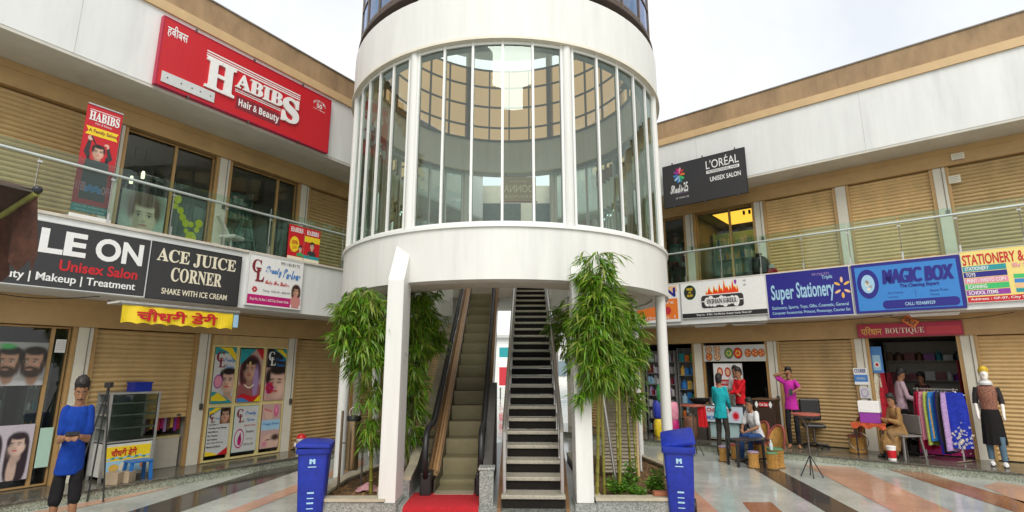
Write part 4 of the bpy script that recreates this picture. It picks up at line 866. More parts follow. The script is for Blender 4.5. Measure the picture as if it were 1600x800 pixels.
P = Pic(.445, 1.03, (.56, .34, .30)); P.face(.27, .33, .60, (.68, .44, .35), closed=True, turn=-.5); P.noise(.03, 3); P.put(S.t, 0, 0)
for i in range(6): S.ell(7.08+.05*math.cos(i*1.05), 1.45+.07*math.sin(i*1.05), .045, .055, 'lip' if i % 2 else 'magenta', 4, n=10)
S.done()
S = Sign('door_poster', 'door poster listing parlour services with round portrait at its top', 'poster', u0=5.885, u1=6.30, z0=.27, z1=1.12, panel='silver', **D)
S.poly([(5.885, .95), (5.885, 1.12), (6.15, 1.12)], 'teal', 1); S.poly([(5.9, .98), (5.885, 1.05), (6.0, 1.12), (6.12, 1.12)], 'yellow', 2); cl(S, 5.90, .86, .17); S.text('𝓑𝓮𝓪𝓾𝓽𝔂', 6.0, .90, 6.11, .95, 'blue', .03, lay=5); P = Pic(.2, .29, (.20, .09, .05)); P.face(.1, .15, .22, (.52, .30, .20)); P.noise(.05, 4); P.put(S.t, .215, .555, -.0040)
for i, w in enumerate(('Specialist in', 'Threading, Facial, Massage', 'Bridal Make up', 'Hair Treatment', 'Skin Treatment', 'Hair Cutting & Hair Spa', 'Manicure & Pedicure')): S.text(w, 5.90, .80-.065*i, 5.90+.0135*len(w), .835-.065*i, 'black', .015)
S.poly([(5.885, .27), (6.15, .27), (6.0, .33), (5.885, .35)], 'yellow', 2); S.poly([(6.30, .27), (6.1, .27), (6.30, .40)], 'red', 2); S.done()
S = Sign('door_poster', 'door poster with maroon monogram and pink drop emblem', 'poster', u0=6.39, u1=6.885, z0=.27, z1=1.12, panel='mint', **D)
S.rect(6.40, .28, 6.875, 1.11, 'silver', 1); cl(S, 6.43, .82, .25); S.text('𝓑𝓮𝓪𝓾𝓽𝔂', 6.60, .93, 6.83, 1.02, 'blue', .03, lay=5); S.text('𝓟𝓪𝓻𝓵𝓸𝓾𝓻', 6.64, .83, 6.82, .89, 'blue', .03, lay=5); S.text('Only For Ladies', 6.60, .73, 6.84, .77, 'red', .01, lay=4)
S.ell(6.52, .52, .10, .18, 'magenta', 2); S.ell(6.52, .52, .085, .155, 'silver', 3); S.ell(6.53, .48, .04, .09, 'magenta', 4); S.poly([(6.49, .5), (6.57, .5), (6.54, .64)], 'magenta', 4)
S.text('Enquiry', 6.66, .60, 6.82, .66, 'black', .01); S.text('Timing', 6.66, .48, 6.80, .51, 'black'); S.text('10.00 to 7.00', 6.62, .38, 6.82, .42, 'black', .01); S.done()
S = Sign('door_poster', 'door poster with pink manicured hands and a relaxed face', 'poster', u0=6.975, u1=7.39, z0=.27, z1=1.13, panel='pink', **D)
S.rect(6.975, .62, 7.39, .82, 'lightblue', 1); S.text('𝓑𝓮𝓪𝓾𝓽𝔂 𝓟𝓪𝓻𝓵𝓸𝓾𝓻', 7.0, .70, 7.37, .77, 'blue', .03, lay=4); P = Pic(.415, .86, (.55, .36, .33))
for i in range(5): P.blob(.07+.035*i, .68-.012*i, .022, .11, (.66, .43, .34), .3, rot=18-8*i); P.blob(.055+.038*i, .76-.012*i, .012, .022, (.55, .02, .10), .3)
P.blob(.31, .72, .05, .11, (.60, .04, .22), .4); P.blob(.31, .74, .025, .07, (.80, .30, .45), .5); P.blob(.24, .14, .20, .13, (.66, .45, .36), .15); P.blob(.33, .2, .09, .06, (.05, .03, .025), .4); P.blob(.17, .16, .05, .012, (.1, .05, .04), .5); P.blob(.10, .09, .05, .05, (.62, .2, .3), .4); P.noise(.05, 5); P.put(S.t, 0, 0); S.done()
# salon window posters
D = dict(F=WL, v=-.055, frame=None, th=.006, group='posters inside the salon window')
S = Sign('window_poster', 'salon window poster with two bearded men in profile', 'poster', u0=2.35, u1=3.37, z0=1.60, z1=2.22, panel='silver', **D)
P = Pic(1.02, .62, (.30, .31, .30)); P.blob(.3, .3, .5, .4, (.45, .45, .44), .5)
for c, hh, tr in ((.20, .36, -.3), (.585, .37, -.5), (.865, .38, -.6)): P.face(c, .32, hh, (.46, .27, .18), beard=.93, turn=tr, cloth=(.55, .55, .56))
P.blob(.55, .56, .09, .04, (.08, .42, .12), .5); P.noise(.05, 6); P.put(S.t, 0, 0); S.done()
S = Sign('window_poster', 'salon window poster with two women with long dark hair', 'poster', u0=2.4, u1=3.37, z0=.29, z1=1.05, panel=flat('palelilac', (.66, .60, .66)), **D)
P = Pic(.97, .76, (.56, .50, .55))
for c, tr in ((.20, .3), (.50, -.4), (.80, -.5)): P.face(c, .47, .27, (.66, .47, .38), long=True, turn=tr, hair=(.025, .012, .02))
P.noise(.05, 7); P.put(S.t, 0, 0)
S.done()
S = Sign('window_poster', 'plain pale green panel on the salon door', 'poster', u0=3.44, u1=3.60, z0=.42, z1=.98, panel='mint', **D); S.done()
S = Sign('window_poster', 'white paper notice taped to the salon door', 'poster', u0=3.45, u1=3.58, z0=2.08, z1=2.28, panel='white', **D)
for i in range(5): S.text('Notice for our customers', 3.465, 2.24-.03*i, 3.565, 2.252-.03*i, 'grey')
S.done()
S = Sign('window_decal', 'faded woman portrait on the salon glass of the gallery', 'decal', WL, 4.02, 4.74, 4.02, 4.88, -.075, flat('fadedgreen', (.34, .47, .40)), None, th=.004); P = Pic(.72, .86, (.34, .46, .39)); P.blob(.36, .66, .34, .3, (.14, .10, .07), .4); P.face(.38, .42, .58, (.56, .50, .38), hair=(.13, .085, .06), lips=(.42, .22, .17)); P.noise(.05, 8); P.put(S.t, 0, 0); S.done()
# ---------------------------------------------------------------- bamboo, shrubs
leafm = bpy.data.materials.new('bamboo_leaf'); leafm.use_nodes = True
t = leafm.node_tree; b = t.nodes['Principled BSDF']; g = t.nodes.new('ShaderNodeNewGeometry'); r = t.nodes.new('ShaderNodeValToRGB')
e = r.color_ramp.elements; e[0].color = (.05, .15, .006, 1); e[1].color = (.34, .50, .035, 1); q = e.new(.5); q.color = (.15, .33, .014, 1); q = e.new(.95); q.color = (.30, .33, .06, 1)
t.links.new(g.outputs['Random Per Island'], r.inputs['Fac']); t.links.new(r.outputs['Color'], b.inputs['Base Color']); b.inputs['Roughness'].default_value = .36
tl = t.nodes.new('ShaderNodeBsdfTranslucent'); ms = t.nodes.new('ShaderNodeMixShader'); ms.inputs['Fac'].default_value = .36
t.links.new(r.outputs['Color'], tl.inputs['Color']); t.links.new(b.outputs['BSDF'], ms.inputs[1]); t.links.new(tl.outputs['BSDF'], ms.inputs[2])
t.links.new(ms.outputs['Shader'], t.nodes['Material Output'].inputs['Surface'])
culm_m = mat('bamboo_culm', (.26, .25, .045), .4, var=.35, scale=9, stretch=(1, 1, .3))
twig_m = mat('bamboo_twig', (.16, .17, .05), .6)
def leaf(mb, p, d, L, w):
    d = d.normalized(); s = d.cross(Vector((0, 0, 1)));
    if s.length < .05: s = Vector((1, 0, 0))
    s.normalize(); a = random.uniform(-.9, .9); s = (s*math.cos(a)+d.cross(s)*math.sin(a)); up = s.cross(d)
    m = p+d*L*.38+up*L*.03; e = p+d*L-Vector((0, 0, L*.12)); m2 = p+d*L*.72
    k = len(mb.v); mb.add([p, m+s*w, m2+s*w*.62, e, m2-s*w*.62, m-s*w], [(0, 1, 2, 3, 4, 5)])
def bamboo(label, culms, clumps, n, group='bamboo clumps around the stairs'):
    base = Vector(culms[0][0]); p = thing('bamboo_plant', label, 'bamboo', base, 0, group)
    for c0, c1, rad in culms:
        c0, c1 = Vector(c0)-base, Vector(c1)-base; pts = []; rs = []; N = max(6, int((c1-c0).length/.17)); bow = Vector((random.uniform(-.05, .05), random.uniform(-.05, .05), 0))
        for i in range(N+1):
            a = i/N; q = c0.lerp(c1, a)+bow*math.sin(a*3.14); rr = rad*(1-.45*a)
            if 0 < i < N: pts += [q-Vector((0, 0, .008)), q, q+Vector((0, 0, .008))]; rs += [rr*.94, rr*1.22, rr*.94]
            else: pts.append(q); rs.append(rr)
        MB().tube(pts, rs, 9).build('culm', culm_m, p, True)
    lf = MB(); tw_ = MB(); tot = sum(c[2] for c in clumps)
    for (c, rad, wgt) in clumps:
        c = Vector(c)-base; rx, ry, rz = rad; cnt = int(n*wgt/tot)//9
        subs = []
        for i in range(cnt):
            if i % 6 == 0 or not subs:
                v = Vector((random.gauss(0, 1), random.gauss(0, 1), random.gauss(0, 1))).normalized()*random.random()**.42
                hub = c+Vector((v.x*rx, v.y*ry, v.z*rz)); subs.append(hub); out = Vector((v.x, v.y, 0))
                if out.length < .1: out = Vector((random.uniform(-1, 1), random.uniform(-1, 1), 0))
                out.normalize()
                stem = Vector((c.x*.6+hub.x*.4, c.y*.6+hub.y*.4, hub.z-.05-.25*rz*random.random())); tw_.tube([stem, (stem+hub)/2+Vector((0, 0, .05)), hub], [.005, .004, .002], 4, cap=False)
            a = random.gauss(0, .75); ca, sa = math.cos(a), math.sin(a)
            d = Vector((out.x*ca-out.y*sa, out.x*sa+out.y*ca, random.uniform(-1.0, .35))); o = hub+Vector((random.gauss(0, .05), random.gauss(0, .05), random.gauss(0, .05)))
            tip = o+d.normalized()*.10; tw_.tube([hub, o, tip], [.003, .0025, .0015], 3, cap=False)
            for j in range(9):
                s = random.random(); dd = (d.normalized()+Vector((random.gauss(0, .55), random.gauss(0, .55), random.gauss(-.75, .4))))
                leaf(lf, o.lerp(tip, s), dd, random.choice((.10, .14, .18, .20, .24))*random.uniform(.8, 1.15), random.uniform(.008, .014))
    tw_.build('twigs', twig_m, p); lf.build('foliage', leafm, p); return p
bamboo('bright front bamboo leaning out over the ring right of the stairs', [((1.10, 7.50, .18), (1.08, 7.20, 3.1), .026), ((1.22, 7.62, .18), (1.20, 7.2, 2.9), .022), ((1.42, 7.62, .18), (1.34, 7.25, 2.7), .022)],
       [((1.12, 7.08, 3.05), (.12, .13, .34), 3), ((1.15, 7.10, 2.65), (.19, .18, .42), 6), ((1.06, 7.12, 2.25), (.21, .18, .40), 6), ((1.14, 7.15, 1.95), (.16, .16, .34), 3.5), ((1.02, 7.2, 1.72), (.13, .13, .25), 1.6)], 6400)
bamboo('bright bamboo hanging over the ashtray bin left of the tower column', [((-1.92, 7.85, .18), (-2.05, 7.62, 2.75), .028), ((-1.84, 8.05, .18), (-1.95, 7.8, 2.7), .024), ((-1.80, 7.80, .18), (-1.86, 7.7, 2.5), .02)],
       [((-2.08, 7.42, 2.68), (.27, .2, .24), 5), ((-2.18, 7.45, 2.38), (.24, .2, .28), 4), ((-1.92, 7.48, 2.35), (.2, .2, .34), 4), ((-2.0, 7.6, 1.95), (.20, .14, .22), 1.3), ((-1.92, 7.75, 1.5), (.12, .10, .3), .8), ((-1.95, 7.8, .95), (.10, .10, .30), .8)], 5400)
bamboo('dense dark bamboo thicket between the left tower column and the escalator', [((-1.62, 9.2, .18), (-1.60, 9.1, 3.0), .024), ((-1.72, 9.5, .18), (-1.75, 9.3, 2.9), .022), ((-1.78, 9.0, .18), (-1.85, 8.9, 2.7), .022)],
       [((-1.60, 9.0, 2.85), (.42, .35, .38), 5), ((-1.66, 8.9, 2.3), (.36, .35, .45), 5), ((-1.50, 9.5, 2.5), (.22, .3, .5), 3), ((-1.68, 8.8, 1.65), (.30, .3, .42), 4), ((-1.66, 8.7, 1.05), (.26, .26, .38), 2.5)], 7600)
bamboo('slimmer bamboo standing under the ring near the right tower column', [((1.78, 8.6, .18), (1.72, 8.5, 2.75), .022), ((1.92, 8.8, .18), (1.84, 8.6, 2.6), .02), ((1.56, 8.4, .18), (1.58, 8.4, 2.6), .022)],
       [((1.68, 8.45, 2.62), (.26, .25, .30), 3), ((1.76, 8.45, 2.2), (.22, .22, .38), 3), ((1.66, 8.45, 1.75), (.18, .2, .32), 1.6), ((1.85, 8.6, 1.4), (.12, .14, .25), .7)], 3600)
bamboo('bamboo arching over the upper steps of the staircase', [((1.25, 10.3, .18), (1.12, 10.2, 3.1), .022), ((1.40, 10.6, .18), (1.3, 10.5, 3.0), .02)],
       [((1.02, 10.1, 2.75), (.25, .3, .45), 3), ((1.15, 10.2, 2.1), (.22, .25, .4), 2)], 1700)
shrub_m = leafm.copy(); shrub_m.name = 'shrub_leaf'
for e_, c in zip(shrub_m.node_tree.nodes['Color Ramp'].color_ramp.elements, [(.05,.15,.01,1), (.10,.26,.02,1), (.20,.38,.04,1), (.26,.34,.05,1)]): e_.color = c
def shrub(label, c, h, w, n):
    p = thing('shrub', label, 'shrub', (*c, .18), 0, 'low shrubs at the planter edge'); lf = MB(); st_ = MB()
    for i in range(n):
        a = random.random()*6.28; rr = random.random()**.5*w; tip = Vector((math.cos(a)*rr, math.sin(a)*rr, h*(1-.5*(rr/w)**2)*random.uniform(.5, 1)))
        st_.tube([(tip.x*.1, tip.y*.1, 0), tip*.55+Vector((0, 0, .03)), tip], [.005, .004, .002], 4, cap=False)
        for j in range(16):
            s = random.uniform(.35, 1.0); o = tip*s; d = Vector((random.gauss(0, 1), random.gauss(0, 1), random.uniform(-.2, .9))); leaf(lf, o, d, random.uniform(.045, .085), random.uniform(.010, .017))
    st_.build('stems', twig_m, p); lf.build('foliage', shrub_m, p)
shrub('low leafy shrub at the foot of the front bamboo', (1.40, 7.62), .36, .16, 26)
shrub('small shrub with yellowish leaves between two greener shrubs', (1.62, 7.52), .26, .12, 18)
shrub('roundest bright green shrub near the brick on the planter edge', (1.93, 7.72), .38, .15, 30)
shrub('tall thin shrub behind the low shrubs, by the leaning steel pipe', (1.62, 7.85), .48, .10, 18)
# ---------------------------------------------------------------- loose things in the planters
tag(MB().box(-.11, -.05, 0, .11, .05, .055).build('brick', mat('brick_red', (.34, .12, .06), .85, var=.2, scale=20, bump=.3), bevel=.006), 'single red brick lying on the right planter edge', 'brick').location = (1.92, 7.40, .252)
tag(MB().box(-.07, -.06, 0, .07, .06, .13).build('stone_block', capm, bevel=.012), 'pale stone block standing beside the left tower column', 'stone').location = (-1.70, 7.62, .19)
o = MB(); pts = []
for i in range(9):
    for j in range(9): x, y = (i-4)/4, (j-4)/4; rr = math.hypot(x, y); o.v.append((x*.15, y*.11, max(.0, .11*(1-rr*.8))+.02*noise.noise((x*3, y*3, 1))))
o.f = [[i*9+j, i*9+j+1, i*9+10+j, i*9+9+j] for i in range(8) for j in range(8)]; o.mi = [0]*64
tag(o.build('cloth_bundle', mat('pink_cloth', (.50, .26, .28), .9, var=.35, scale=25), smooth=True), 'crumpled pink cloth left in the planter by the ashtray bin', 'cloth').location = (-2.0, 8.0, .19)
tag(MB().tube([(0, 0, 0), (-.19, -.05, 1.45)], .02, 10).build('steel_pipe', steel, smooth=True), 'leaning steel pipe standing in the right planter', 'pipe').location = (1.42, 7.75, .2)
tag(MB().tube([(0, 0, 0), (0, 0, 2.80)], .018, 10).build('downpipe', white, smooth=True), 'thin white pipe dropping from the ring soffit into the right planter', 'pipe').location = (2.12, 9.4, .19)
lp = thing('louvre_panel', 'beige louvred panel standing behind the right bamboo', 'panel', (1.42, 9.0, .19), R(-4))
MB().box(0, 0, 0, .03, .04, 1.62).build('frame', tan2, lp); MB().box(.55, 0, 0, .58, .04, 1.62).build('frame', tan2, lp); MB().box(.031, 0, 1.58, .549, .04, 1.62).build('top_rail', tan2, lp)
b = MB()
for i in range(28): z = .06+i*.054; b.quad((.031, -.005, z), (.549, -.005, z), (.549, .035, z+.05), (.031, .035, z+.05))
b.build('slats', mat('louvre_slat', (.42, .36, .26), .5, var=.15, scale=10), lp)
# ashtray bin and its post
ab = thing('ashtray_bin', 'brown steel tilting litter bin on a post in the left planter', 'bin', (-2.32, 8.05, .19))
MB().lathe([(.0, .26), (.085, .26), (.09, .28), (.09, .92), (.0, .92)], (.06, 0, 0), 24).build('body', mat('bronze_steel', (.34, .25, .14), .28, metal=.85, var=.12, scale=14), ab, True)
MB().lathe([(.0, .925), (.10, .925), (.105, .95), (.095, .99), (.0, .99)], (.06, 0, 0), 24).build('lid', black, ab, True)
MB().tube([(-.10, -.02, 0), (-.10, -.02, 1.06)], .018, 10).build('post', mat('brown_steel', (.22, .16, .10), .35, metal=.7), ab, True)
MB().tube([(.20, .03, 0), (.20, .03, .80)], .014, 8).build('post', dsteel, ab, True)
MB().tube([(.06+.075*math.cos(a*.524), .02, 1.03+.075*math.sin(a*.524)) for a in range(12)], .012, 8, close=True).build('bag_ring', steel, ab, True)
MB().bar((-.10, -.02, .62), (-.03, 0, .62), .03, .02).build('bracket', dsteel, ab)
# ---------------------------------------------------------------- wheelie bins
binm = mat('bin_blue', (.010, .030, .34), .45, var=.3, scale=16, bump=.08, stain=.5)
def wheelie(label, loc, rz, open_):
    p = thing('wheelie_bin', label, 'bin', loc, rz, 'blue wheelie bins in front of the tower')
    def ring(w, d, z, r=.04, oy=0):
        out = []
        for cx, cy, a in ((w-r, d-r, 0), (-w+r, d-r, 90), (-w+r, -d+r, 180), (w-r, -d+r, 270)): out += [(cx+r*math.cos(R(a+30*i)), oy+cy+r*math.sin(R(a+30*i)), z) for i in range(4)]
        return out
    MB().loft([ring(.14, .18, .06), ring(.15, .19, .10), ring(.18, .23, .78), ring(.18, .23, .84)]).build('body', binm, p, True)
    MB().loft([ring(.20, .25, .80), ring(.205, .255, .81), ring(.205, .255, .865), ring(.19, .24, .87)]).build('rim', binm, p, True)
    ld = MB(); ld.loft([ring(.21, .265, 0, .05), ring(.215, .27, .01, .05), ring(.21, .265, .04, .05), ring(.15, .2, .065, .05)])
    lo = ld.build('lid', binm, p, True)
    if open_: lo.location = (0, .10, .93); lo.rotation_euler = (R(14), R(-10), 0)
    else: lo.location = (0, -.01, .875); lo.rotation_euler = (0, R(2), 0)
    MB().tube([(-.18, .30, .86), (-.18, .345, .88), (.18, .345, .88), (.18, .30, .86)], .016, 8).build('handle', binm, p, True)
    for s in (-1, 1):
        w = MB(); w.T = Matrix.Translation((s*.165, .18, .10)) @ Matrix.Rotation(R(90), 4, 'Y'); w.lathe([(0, -.022), (.085, -.022), (.10, -.012), (.10, .012), (.085, .022), (0, .022)], n=20); w.build('wheel', rubber, p, True)
    for i, (x, z, w, h) in enumerate(((-.05, .64, .10, .012), (-.04, .33, .08, .02), (-.04, .27, .08, .012), (-.04, .21, .08, .02), (-.04, .15, .08, .012))):
        yy = -.181-(z-.10)/.68*.042; MB().quad((x, yy-.014, z), (x+w, yy-.014, z), (x+w, yy-.014-h*.06, z+h), (x, yy-.014-h*.06, z+h)).build('marking', ink('lightblue'), p)
    b = MB(); y = -.228; b.add([(-.035, y, .68), (-.01, y, .68), (-.01, y-.003, .715), (0, y-.002, .70), (.01, y-.003, .715), (.01, y, .68), (.035, y, .68), (.035, y-.005, .74), (.012, y-.004, .74), (0, y-.003, .725), (-.012, y-.004, .74), (-.035, y-.005, .74)], [tuple(range(12))]); b.build('emblem', ink('lightblue'), p)
    return p
wheelie('closed blue wheelie bin left of the planter', (-2.53, 7.33, 0), R(12), False)
wheelie('blue wheelie bin with lid ajar in front of the right planter', (2.15, 7.36, 0), R(-16), True)
# ---------------------------------------------------------------- market umbrella at the left edge
um = thing('market_umbrella', 'weathered brown canvas umbrella reaching in at the left edge', 'umbrella', (-4.6, 2.1, 0))
canv = mat('brown_canvas', (.055, .028, .018), .9, var=.4, scale=8, bump=.3, stain=.3); o_ = Vector((-4.6, 2.1, 0))
Cc, Aa, Bb = Vector((-2.39, 2.6, 2.73))-o_, Vector((-4.4, 3.5, 2.25))-o_, Vector((-3.05, 1.2, 2.75))-o_; Dd = Vector((-5.4, 1.6, 2.5))-o_; Tt = Vector((-.1, .1, 3.3))
b = MB()
for p0, p1 in ((Cc, Aa), (Aa, Dd), (Dd, Bb), (Bb, Cc)):
    n = 8
    for i in range(n):
        for j in range(n):
            f = lambda a, c: p0.lerp(p1, a).lerp(Tt, c)-Vector((0, 0, .10*math.sin(a*3.14)*(1-c)))*.6
            b.quad(f(i/n, j/n), f((i+1)/n, j/n), f((i+1)/n, (j+1)/n), f(i/n, (j+1)/n))
b.build('canopy', canv, um, True)
for p0, p1 in ((Cc, Aa), (Bb, Cc)):
    if p0 is Bb: continue
    v = MB(); n = 60; vs = []
    for i in range(n+1):
        a = i/n; q = p0.lerp(p1, a)-Vector((0, 0, .06*math.sin(a*3.14))); w = .035*math.sin(i*1.15)*min(1, i/4); nrm = Vector((.4, .9, 0)); L = .36+.05*math.sin(i*.9)+.05*math.sin(i*2.3)-(.03 if i < 6 else 0)
        for k in range(4): c = k/3; vs.append(q-Vector((0, 0, L*c))+nrm*w*c+Vector((.06*c*(1-a)**6, 0, 0)))
    v.add(vs, [(i*4+j, i*4+j+1, i*4+5+j, i*4+4+j) for i in range(n) for j in range(3)]); v.build('valance', mat('brown_valance', (.075, .028, .016), .9, var=.55, scale=16, bump=.3), um, True)
    MB().tube([p0+Vector((0, 0, -.02)), p0.lerp(p1, .5)-Vector((0, 0, .08)), p1-Vector((0, 0, .02))], .018, 6).build('piping', mat('olive_piping', (.22, .21, .05), .8, var=.3, scale=20), um, True)
MB().tube([(0, 0, 0), (0, 0, 3.3)], .03, 10).build('pole', dsteel, um, True); MB().ball(Cc-Vector((0, 0, .0)), .022, 10, 6).build('corner_grommet', black, um, True)
for q in (Cc, Aa, Bb, Dd): MB().tube([Tt-Vector((0, 0, .08)), q-Vector((0, 0, .01))], .012, 6).build('rib', dsteel, um)
# ---------------------------------------------------------------- people
skinm = mat('skin_brown', (.30, .145, .075), .5, var=.10, scale=20, spec=.35)
hairm = mat('hair_black', (.012, .009, .008), .5, var=.3, scale=60)
eyew = mat('eye_white', (.42, .37, .33), .3, var=0); eyed = mat('eye_dark', (.02, .012, .01), .25, var=0); lipm = mat('lips', (.26, .09, .07), .5)
def cloth(name, col, var=.18, scale=14): return mat('cloth_'+name, col, .88, var=var, scale=scale, bump=.25, bscale=140, spec=.2)
THIN = .80
def ik(a, c, l1, l2, pole):
    d = c-a; L = min(d.length, (l1+l2)*.995); d.normalize(); x = (l1*l1-l2*l2+L*L)/(2*L); h = math.sqrt(max(0, l1*l1-x*x))
    p = pole-d*pole.dot(d); p.normalize(); return a+d*x+p*h, a+d*L
def solid(mb, voxel, name, m, par, wrinkle=0.0, smooth=3, seed=0.0, hollow=None):
    me = bpy.data.meshes.new(name); me.from_pydata(mb.v, [], mb.f); o = bpy.data.objects.new(name, me); COL.objects.link(o)
    r = o.modifiers.new('r', 'REMESH'); r.mode = 'VOXEL'; r.voxel_size = voxel; r.use_smooth_shade = True
    s = o.modifiers.new('s', 'SMOOTH'); s.factor = .5; s.iterations = smooth
    bpy.context.view_layer.update(); dg = bpy.context.evaluated_depsgraph_get()
    ev = bpy.data.meshes.new_from_object(o.evaluated_get(dg)); o.modifiers.clear(); o.data = ev; bpy.data.meshes.remove(me)
    if wrinkle:
        ev.update(); nr = [v.normal.copy() for v in ev.vertices]
        for v, n in zip(ev.vertices, nr):
            c = v.co; v.co = c+n*(wrinkle*(noise.noise((c.x*9+seed, c.y*9, c.z*7))+.6*noise.noise((c.x*22, c.y*22+seed, c.z*13)))+wrinkle*.6)
    ev.materials.clear(); ev.materials.append(m); ev.polygons.foreach_set('use_smooth', [True]*len(ev.polygons)); ev.name = name; o.parent = par
    return o
def ell_ring(c, rx, ry, axis_x, axis_y, n=16): return [c+axis_x*(rx*math.cos(2*math.pi*i/n))+axis_y*(ry*math.sin(2*math.pi*i/n)) for i in range(n)]
def person(label, loc, rz, h=1.72, hands=None, feet=None, hip=.93, lean=0.0, headyaw=0.0, headpitch=0.0, shirt=(.5,.5,.5), pants=(.05,.05,.06), shoe=(.03,.025,.02), sleeve='short', leg='long',
           hem=.02, voxel=.013, hairlen=0.0, beard=False, face=True, kneefwd=1.0, curl=.5, slim=1.0, skirt=None, elbow=(0.35, .55, -.6), seed=0.0, girl=False, skin=None):
    k = h/1.72; p = thing('person', label, 'person', loc, rz); p.scale = (THIN, THIN, 1); V = lambda x, y, z: Vector((x, y, z))*k
    X = V(1, 0, 0)/k; sm = skin or skinm
    up = Vector((0, -math.sin(lean), math.cos(lean))); fw = Vector((0, -math.cos(lean), -math.sin(lean))); P = V(0, 0, hip)
    sp = lambda a: P+up*(a*k)
    w = slim*(.93 if girl else 1)
    shl = {s: sp(.475)+X*(s*.150*k*w) for s in (-1, 1)}; hj = {s: P+X*(s*.085*k)+up*(-.02*k) for s in (-1, 1)}
    feet = feet or (V(-.11, 0, 0)/k, V(.11, 0, 0)/k); hands = hands or (V(-.24, -.05, .78)/k, V(.24, -.05, .78)/k)
    arms = {}; legs = {}
    for i, s in enumerate((-1, 1)):
        el, wr = ik(shl[s], Vector(hands[i])*k, .285*k, .25*k, Vector((s*elbow[0], elbow[1], elbow[2]))); arms[s] = (shl[s], el, wr)
        an = Vector(feet[i])*k+V(0, .02, .085); kn, an = ik(hj[s], an, .43*k, .415*k, Vector((s*.12, -kneefwd, .05))); legs[s] = (hj[s], kn, an)
    def torso(mb, e, a0, a1):
        prof = [(-.10, .145, .10), (-.02, .155, .110), (.08, .138, .100), (.18, .130, .095), (.28, .143, .105), (.38, .152, .108), (.45, .145, .092), (.505, .095, .068), (.535, .058, .055)]
        rings = [ell_ring(sp(a), (rx*w+e)*k, (ry*w+e)*k, X, fw) for a, rx, ry in prof if a0 <= a <= a1]; mb.loft(rings)
    def limb(mb, pts, rs):
        for a, b2, r0, r1 in zip(pts, pts[1:], rs, rs[1:]):
            n = 5; mb.tube([a.lerp(b2, i/n) for i in range(n+1)], [(r0+(r1-r0)*i/n)*k for i in range(n+1)], 12)
        for a, r in zip(pts, rs): mb.ball(a, r*k*.99, 12, 8)
    body = MB(); torso(body, 0, -1, 1)
    nk0 = sp(.50); hd = sp(.50)+Vector((0, -math.sin(lean*.4), math.cos(lean*.4)))*(.155*k)+fw*(.02*k)
    HR = Matrix.Rotation(headyaw, 3, 'Z') @ Matrix.Rotation(headpitch, 3, 'X')        # head turns about the neck
    H = lambda x, y, z: hd+HR @ (Vector((x, y, z+.0))*k)
    limb(body, [nk0, hd+HR @ V(0, .012, -.02)], [.056, .054])
    prof = [(-.118, .028, .030, -.062), (-.105, .044, .048, -.045), (-.075, .058, .070, -.022), (-.035, .066, .084, -.008), (.01, .071, .092, 0), (.055, .074, .096, .004), (.09, .068, .088, .008), (.115, .048, .064, .010), (.128, .018, .026, .012)]
    body.loft([[H(rx*math.cos(2*math.pi*i/16), oy+ry*math.sin(2*math.pi*i/16), z) for i in range(16)] for z, rx, ry, oy in prof])
    body.ball(H(0, -.098, -.022), (.015*k, .018*k, .022*k), 8, 6); body.ball(H(0, -.09, .006), (.010*k, .012*k, .03*k), 8, 6); body.ball(H(0, -.078, -.068), (.026*k, .014*k, .014*k), 10, 6)
    for s in (-1, 1): body.ball(H(s*.073, .012, -.01), (.010*k, .02*k, .032*k), 8, 6)
    for s in (-1, 1):
        a, e, wv = arms[s]; limb(body, [a, a.lerp(e, .35), e], [.045*w, .042*w, .034]); limb(body, [e, e.lerp(wv, .3), wv], [.034, .035, .024])
        hdir = (wv-e).normalized(); side = hdir.cross(Vector((0, 0, 1))); side = side.normalized() if side.length > .1 else Vector((1, 0, 0)); nrm = side.cross(hdir).normalized()
        if nrm.z > 0 and abs(hdir.z) < .8: nrm = -nrm
        if abs(hdir.z) >= .8: nrm = Vector((-s, 0, 0)); side = hdir.cross(nrm).normalized()
        pc = wv+hdir*.045*k
        body.loft([[wv+hdir*(d*k)+side*(rx*k*math.cos(2*math.pi*i/10))+nrm*(ry*k*math.sin(2*math.pi*i/10)) for i in range(10)] for d, rx, ry in ((-.01, .024, .02), (.03, .036, .017), (.075, .040, .015), (.09, .036, .012))])
        for j, (off, L) in enumerate(((-.030, .070), (-.010, .080), (.011, .075), (.031, .058))):
            b0 = wv+hdir*.082*k+side*off*k; b1 = b0+(hdir*(1-curl*.35)+nrm*curl*.5).normalized()*L*.5*k; b2 = b1+(hdir*(1-curl)+nrm*curl).normalized()*L*.5*k
            body.tube([b0, b1, b2], [.0095*k, .0088*k, .0075*k], 8)
        th = wv+hdir*.03*k-side*.034*k*s*(-1 if hdir.z < -.8 else 1); t1 = th+(hdir*.8-side*.6*s*(-1 if hdir.z < -.8 else 1)+nrm*.25).normalized()*.038*k; body.tube([wv+hdir*.02*k, th, t1, t1+(hdir+nrm*.4).normalized()*.03*k], [.013*k, .0125*k, .011*k, .008*k], 8)
        hj_, kn, an = legs[s]; limb(body, [hj_, hj_.lerp(kn, .3), kn], [.078*w, .072*w, .048]); limb(body, [kn, kn.lerp(an, .3), an], [.048, .051, .032])
        ft = Vector(feet[0 if s < 0 else 1])*k; tip = (kn-hj_); tip.z = 0; dr = Vector((s*.18, -1, 0)).normalized()
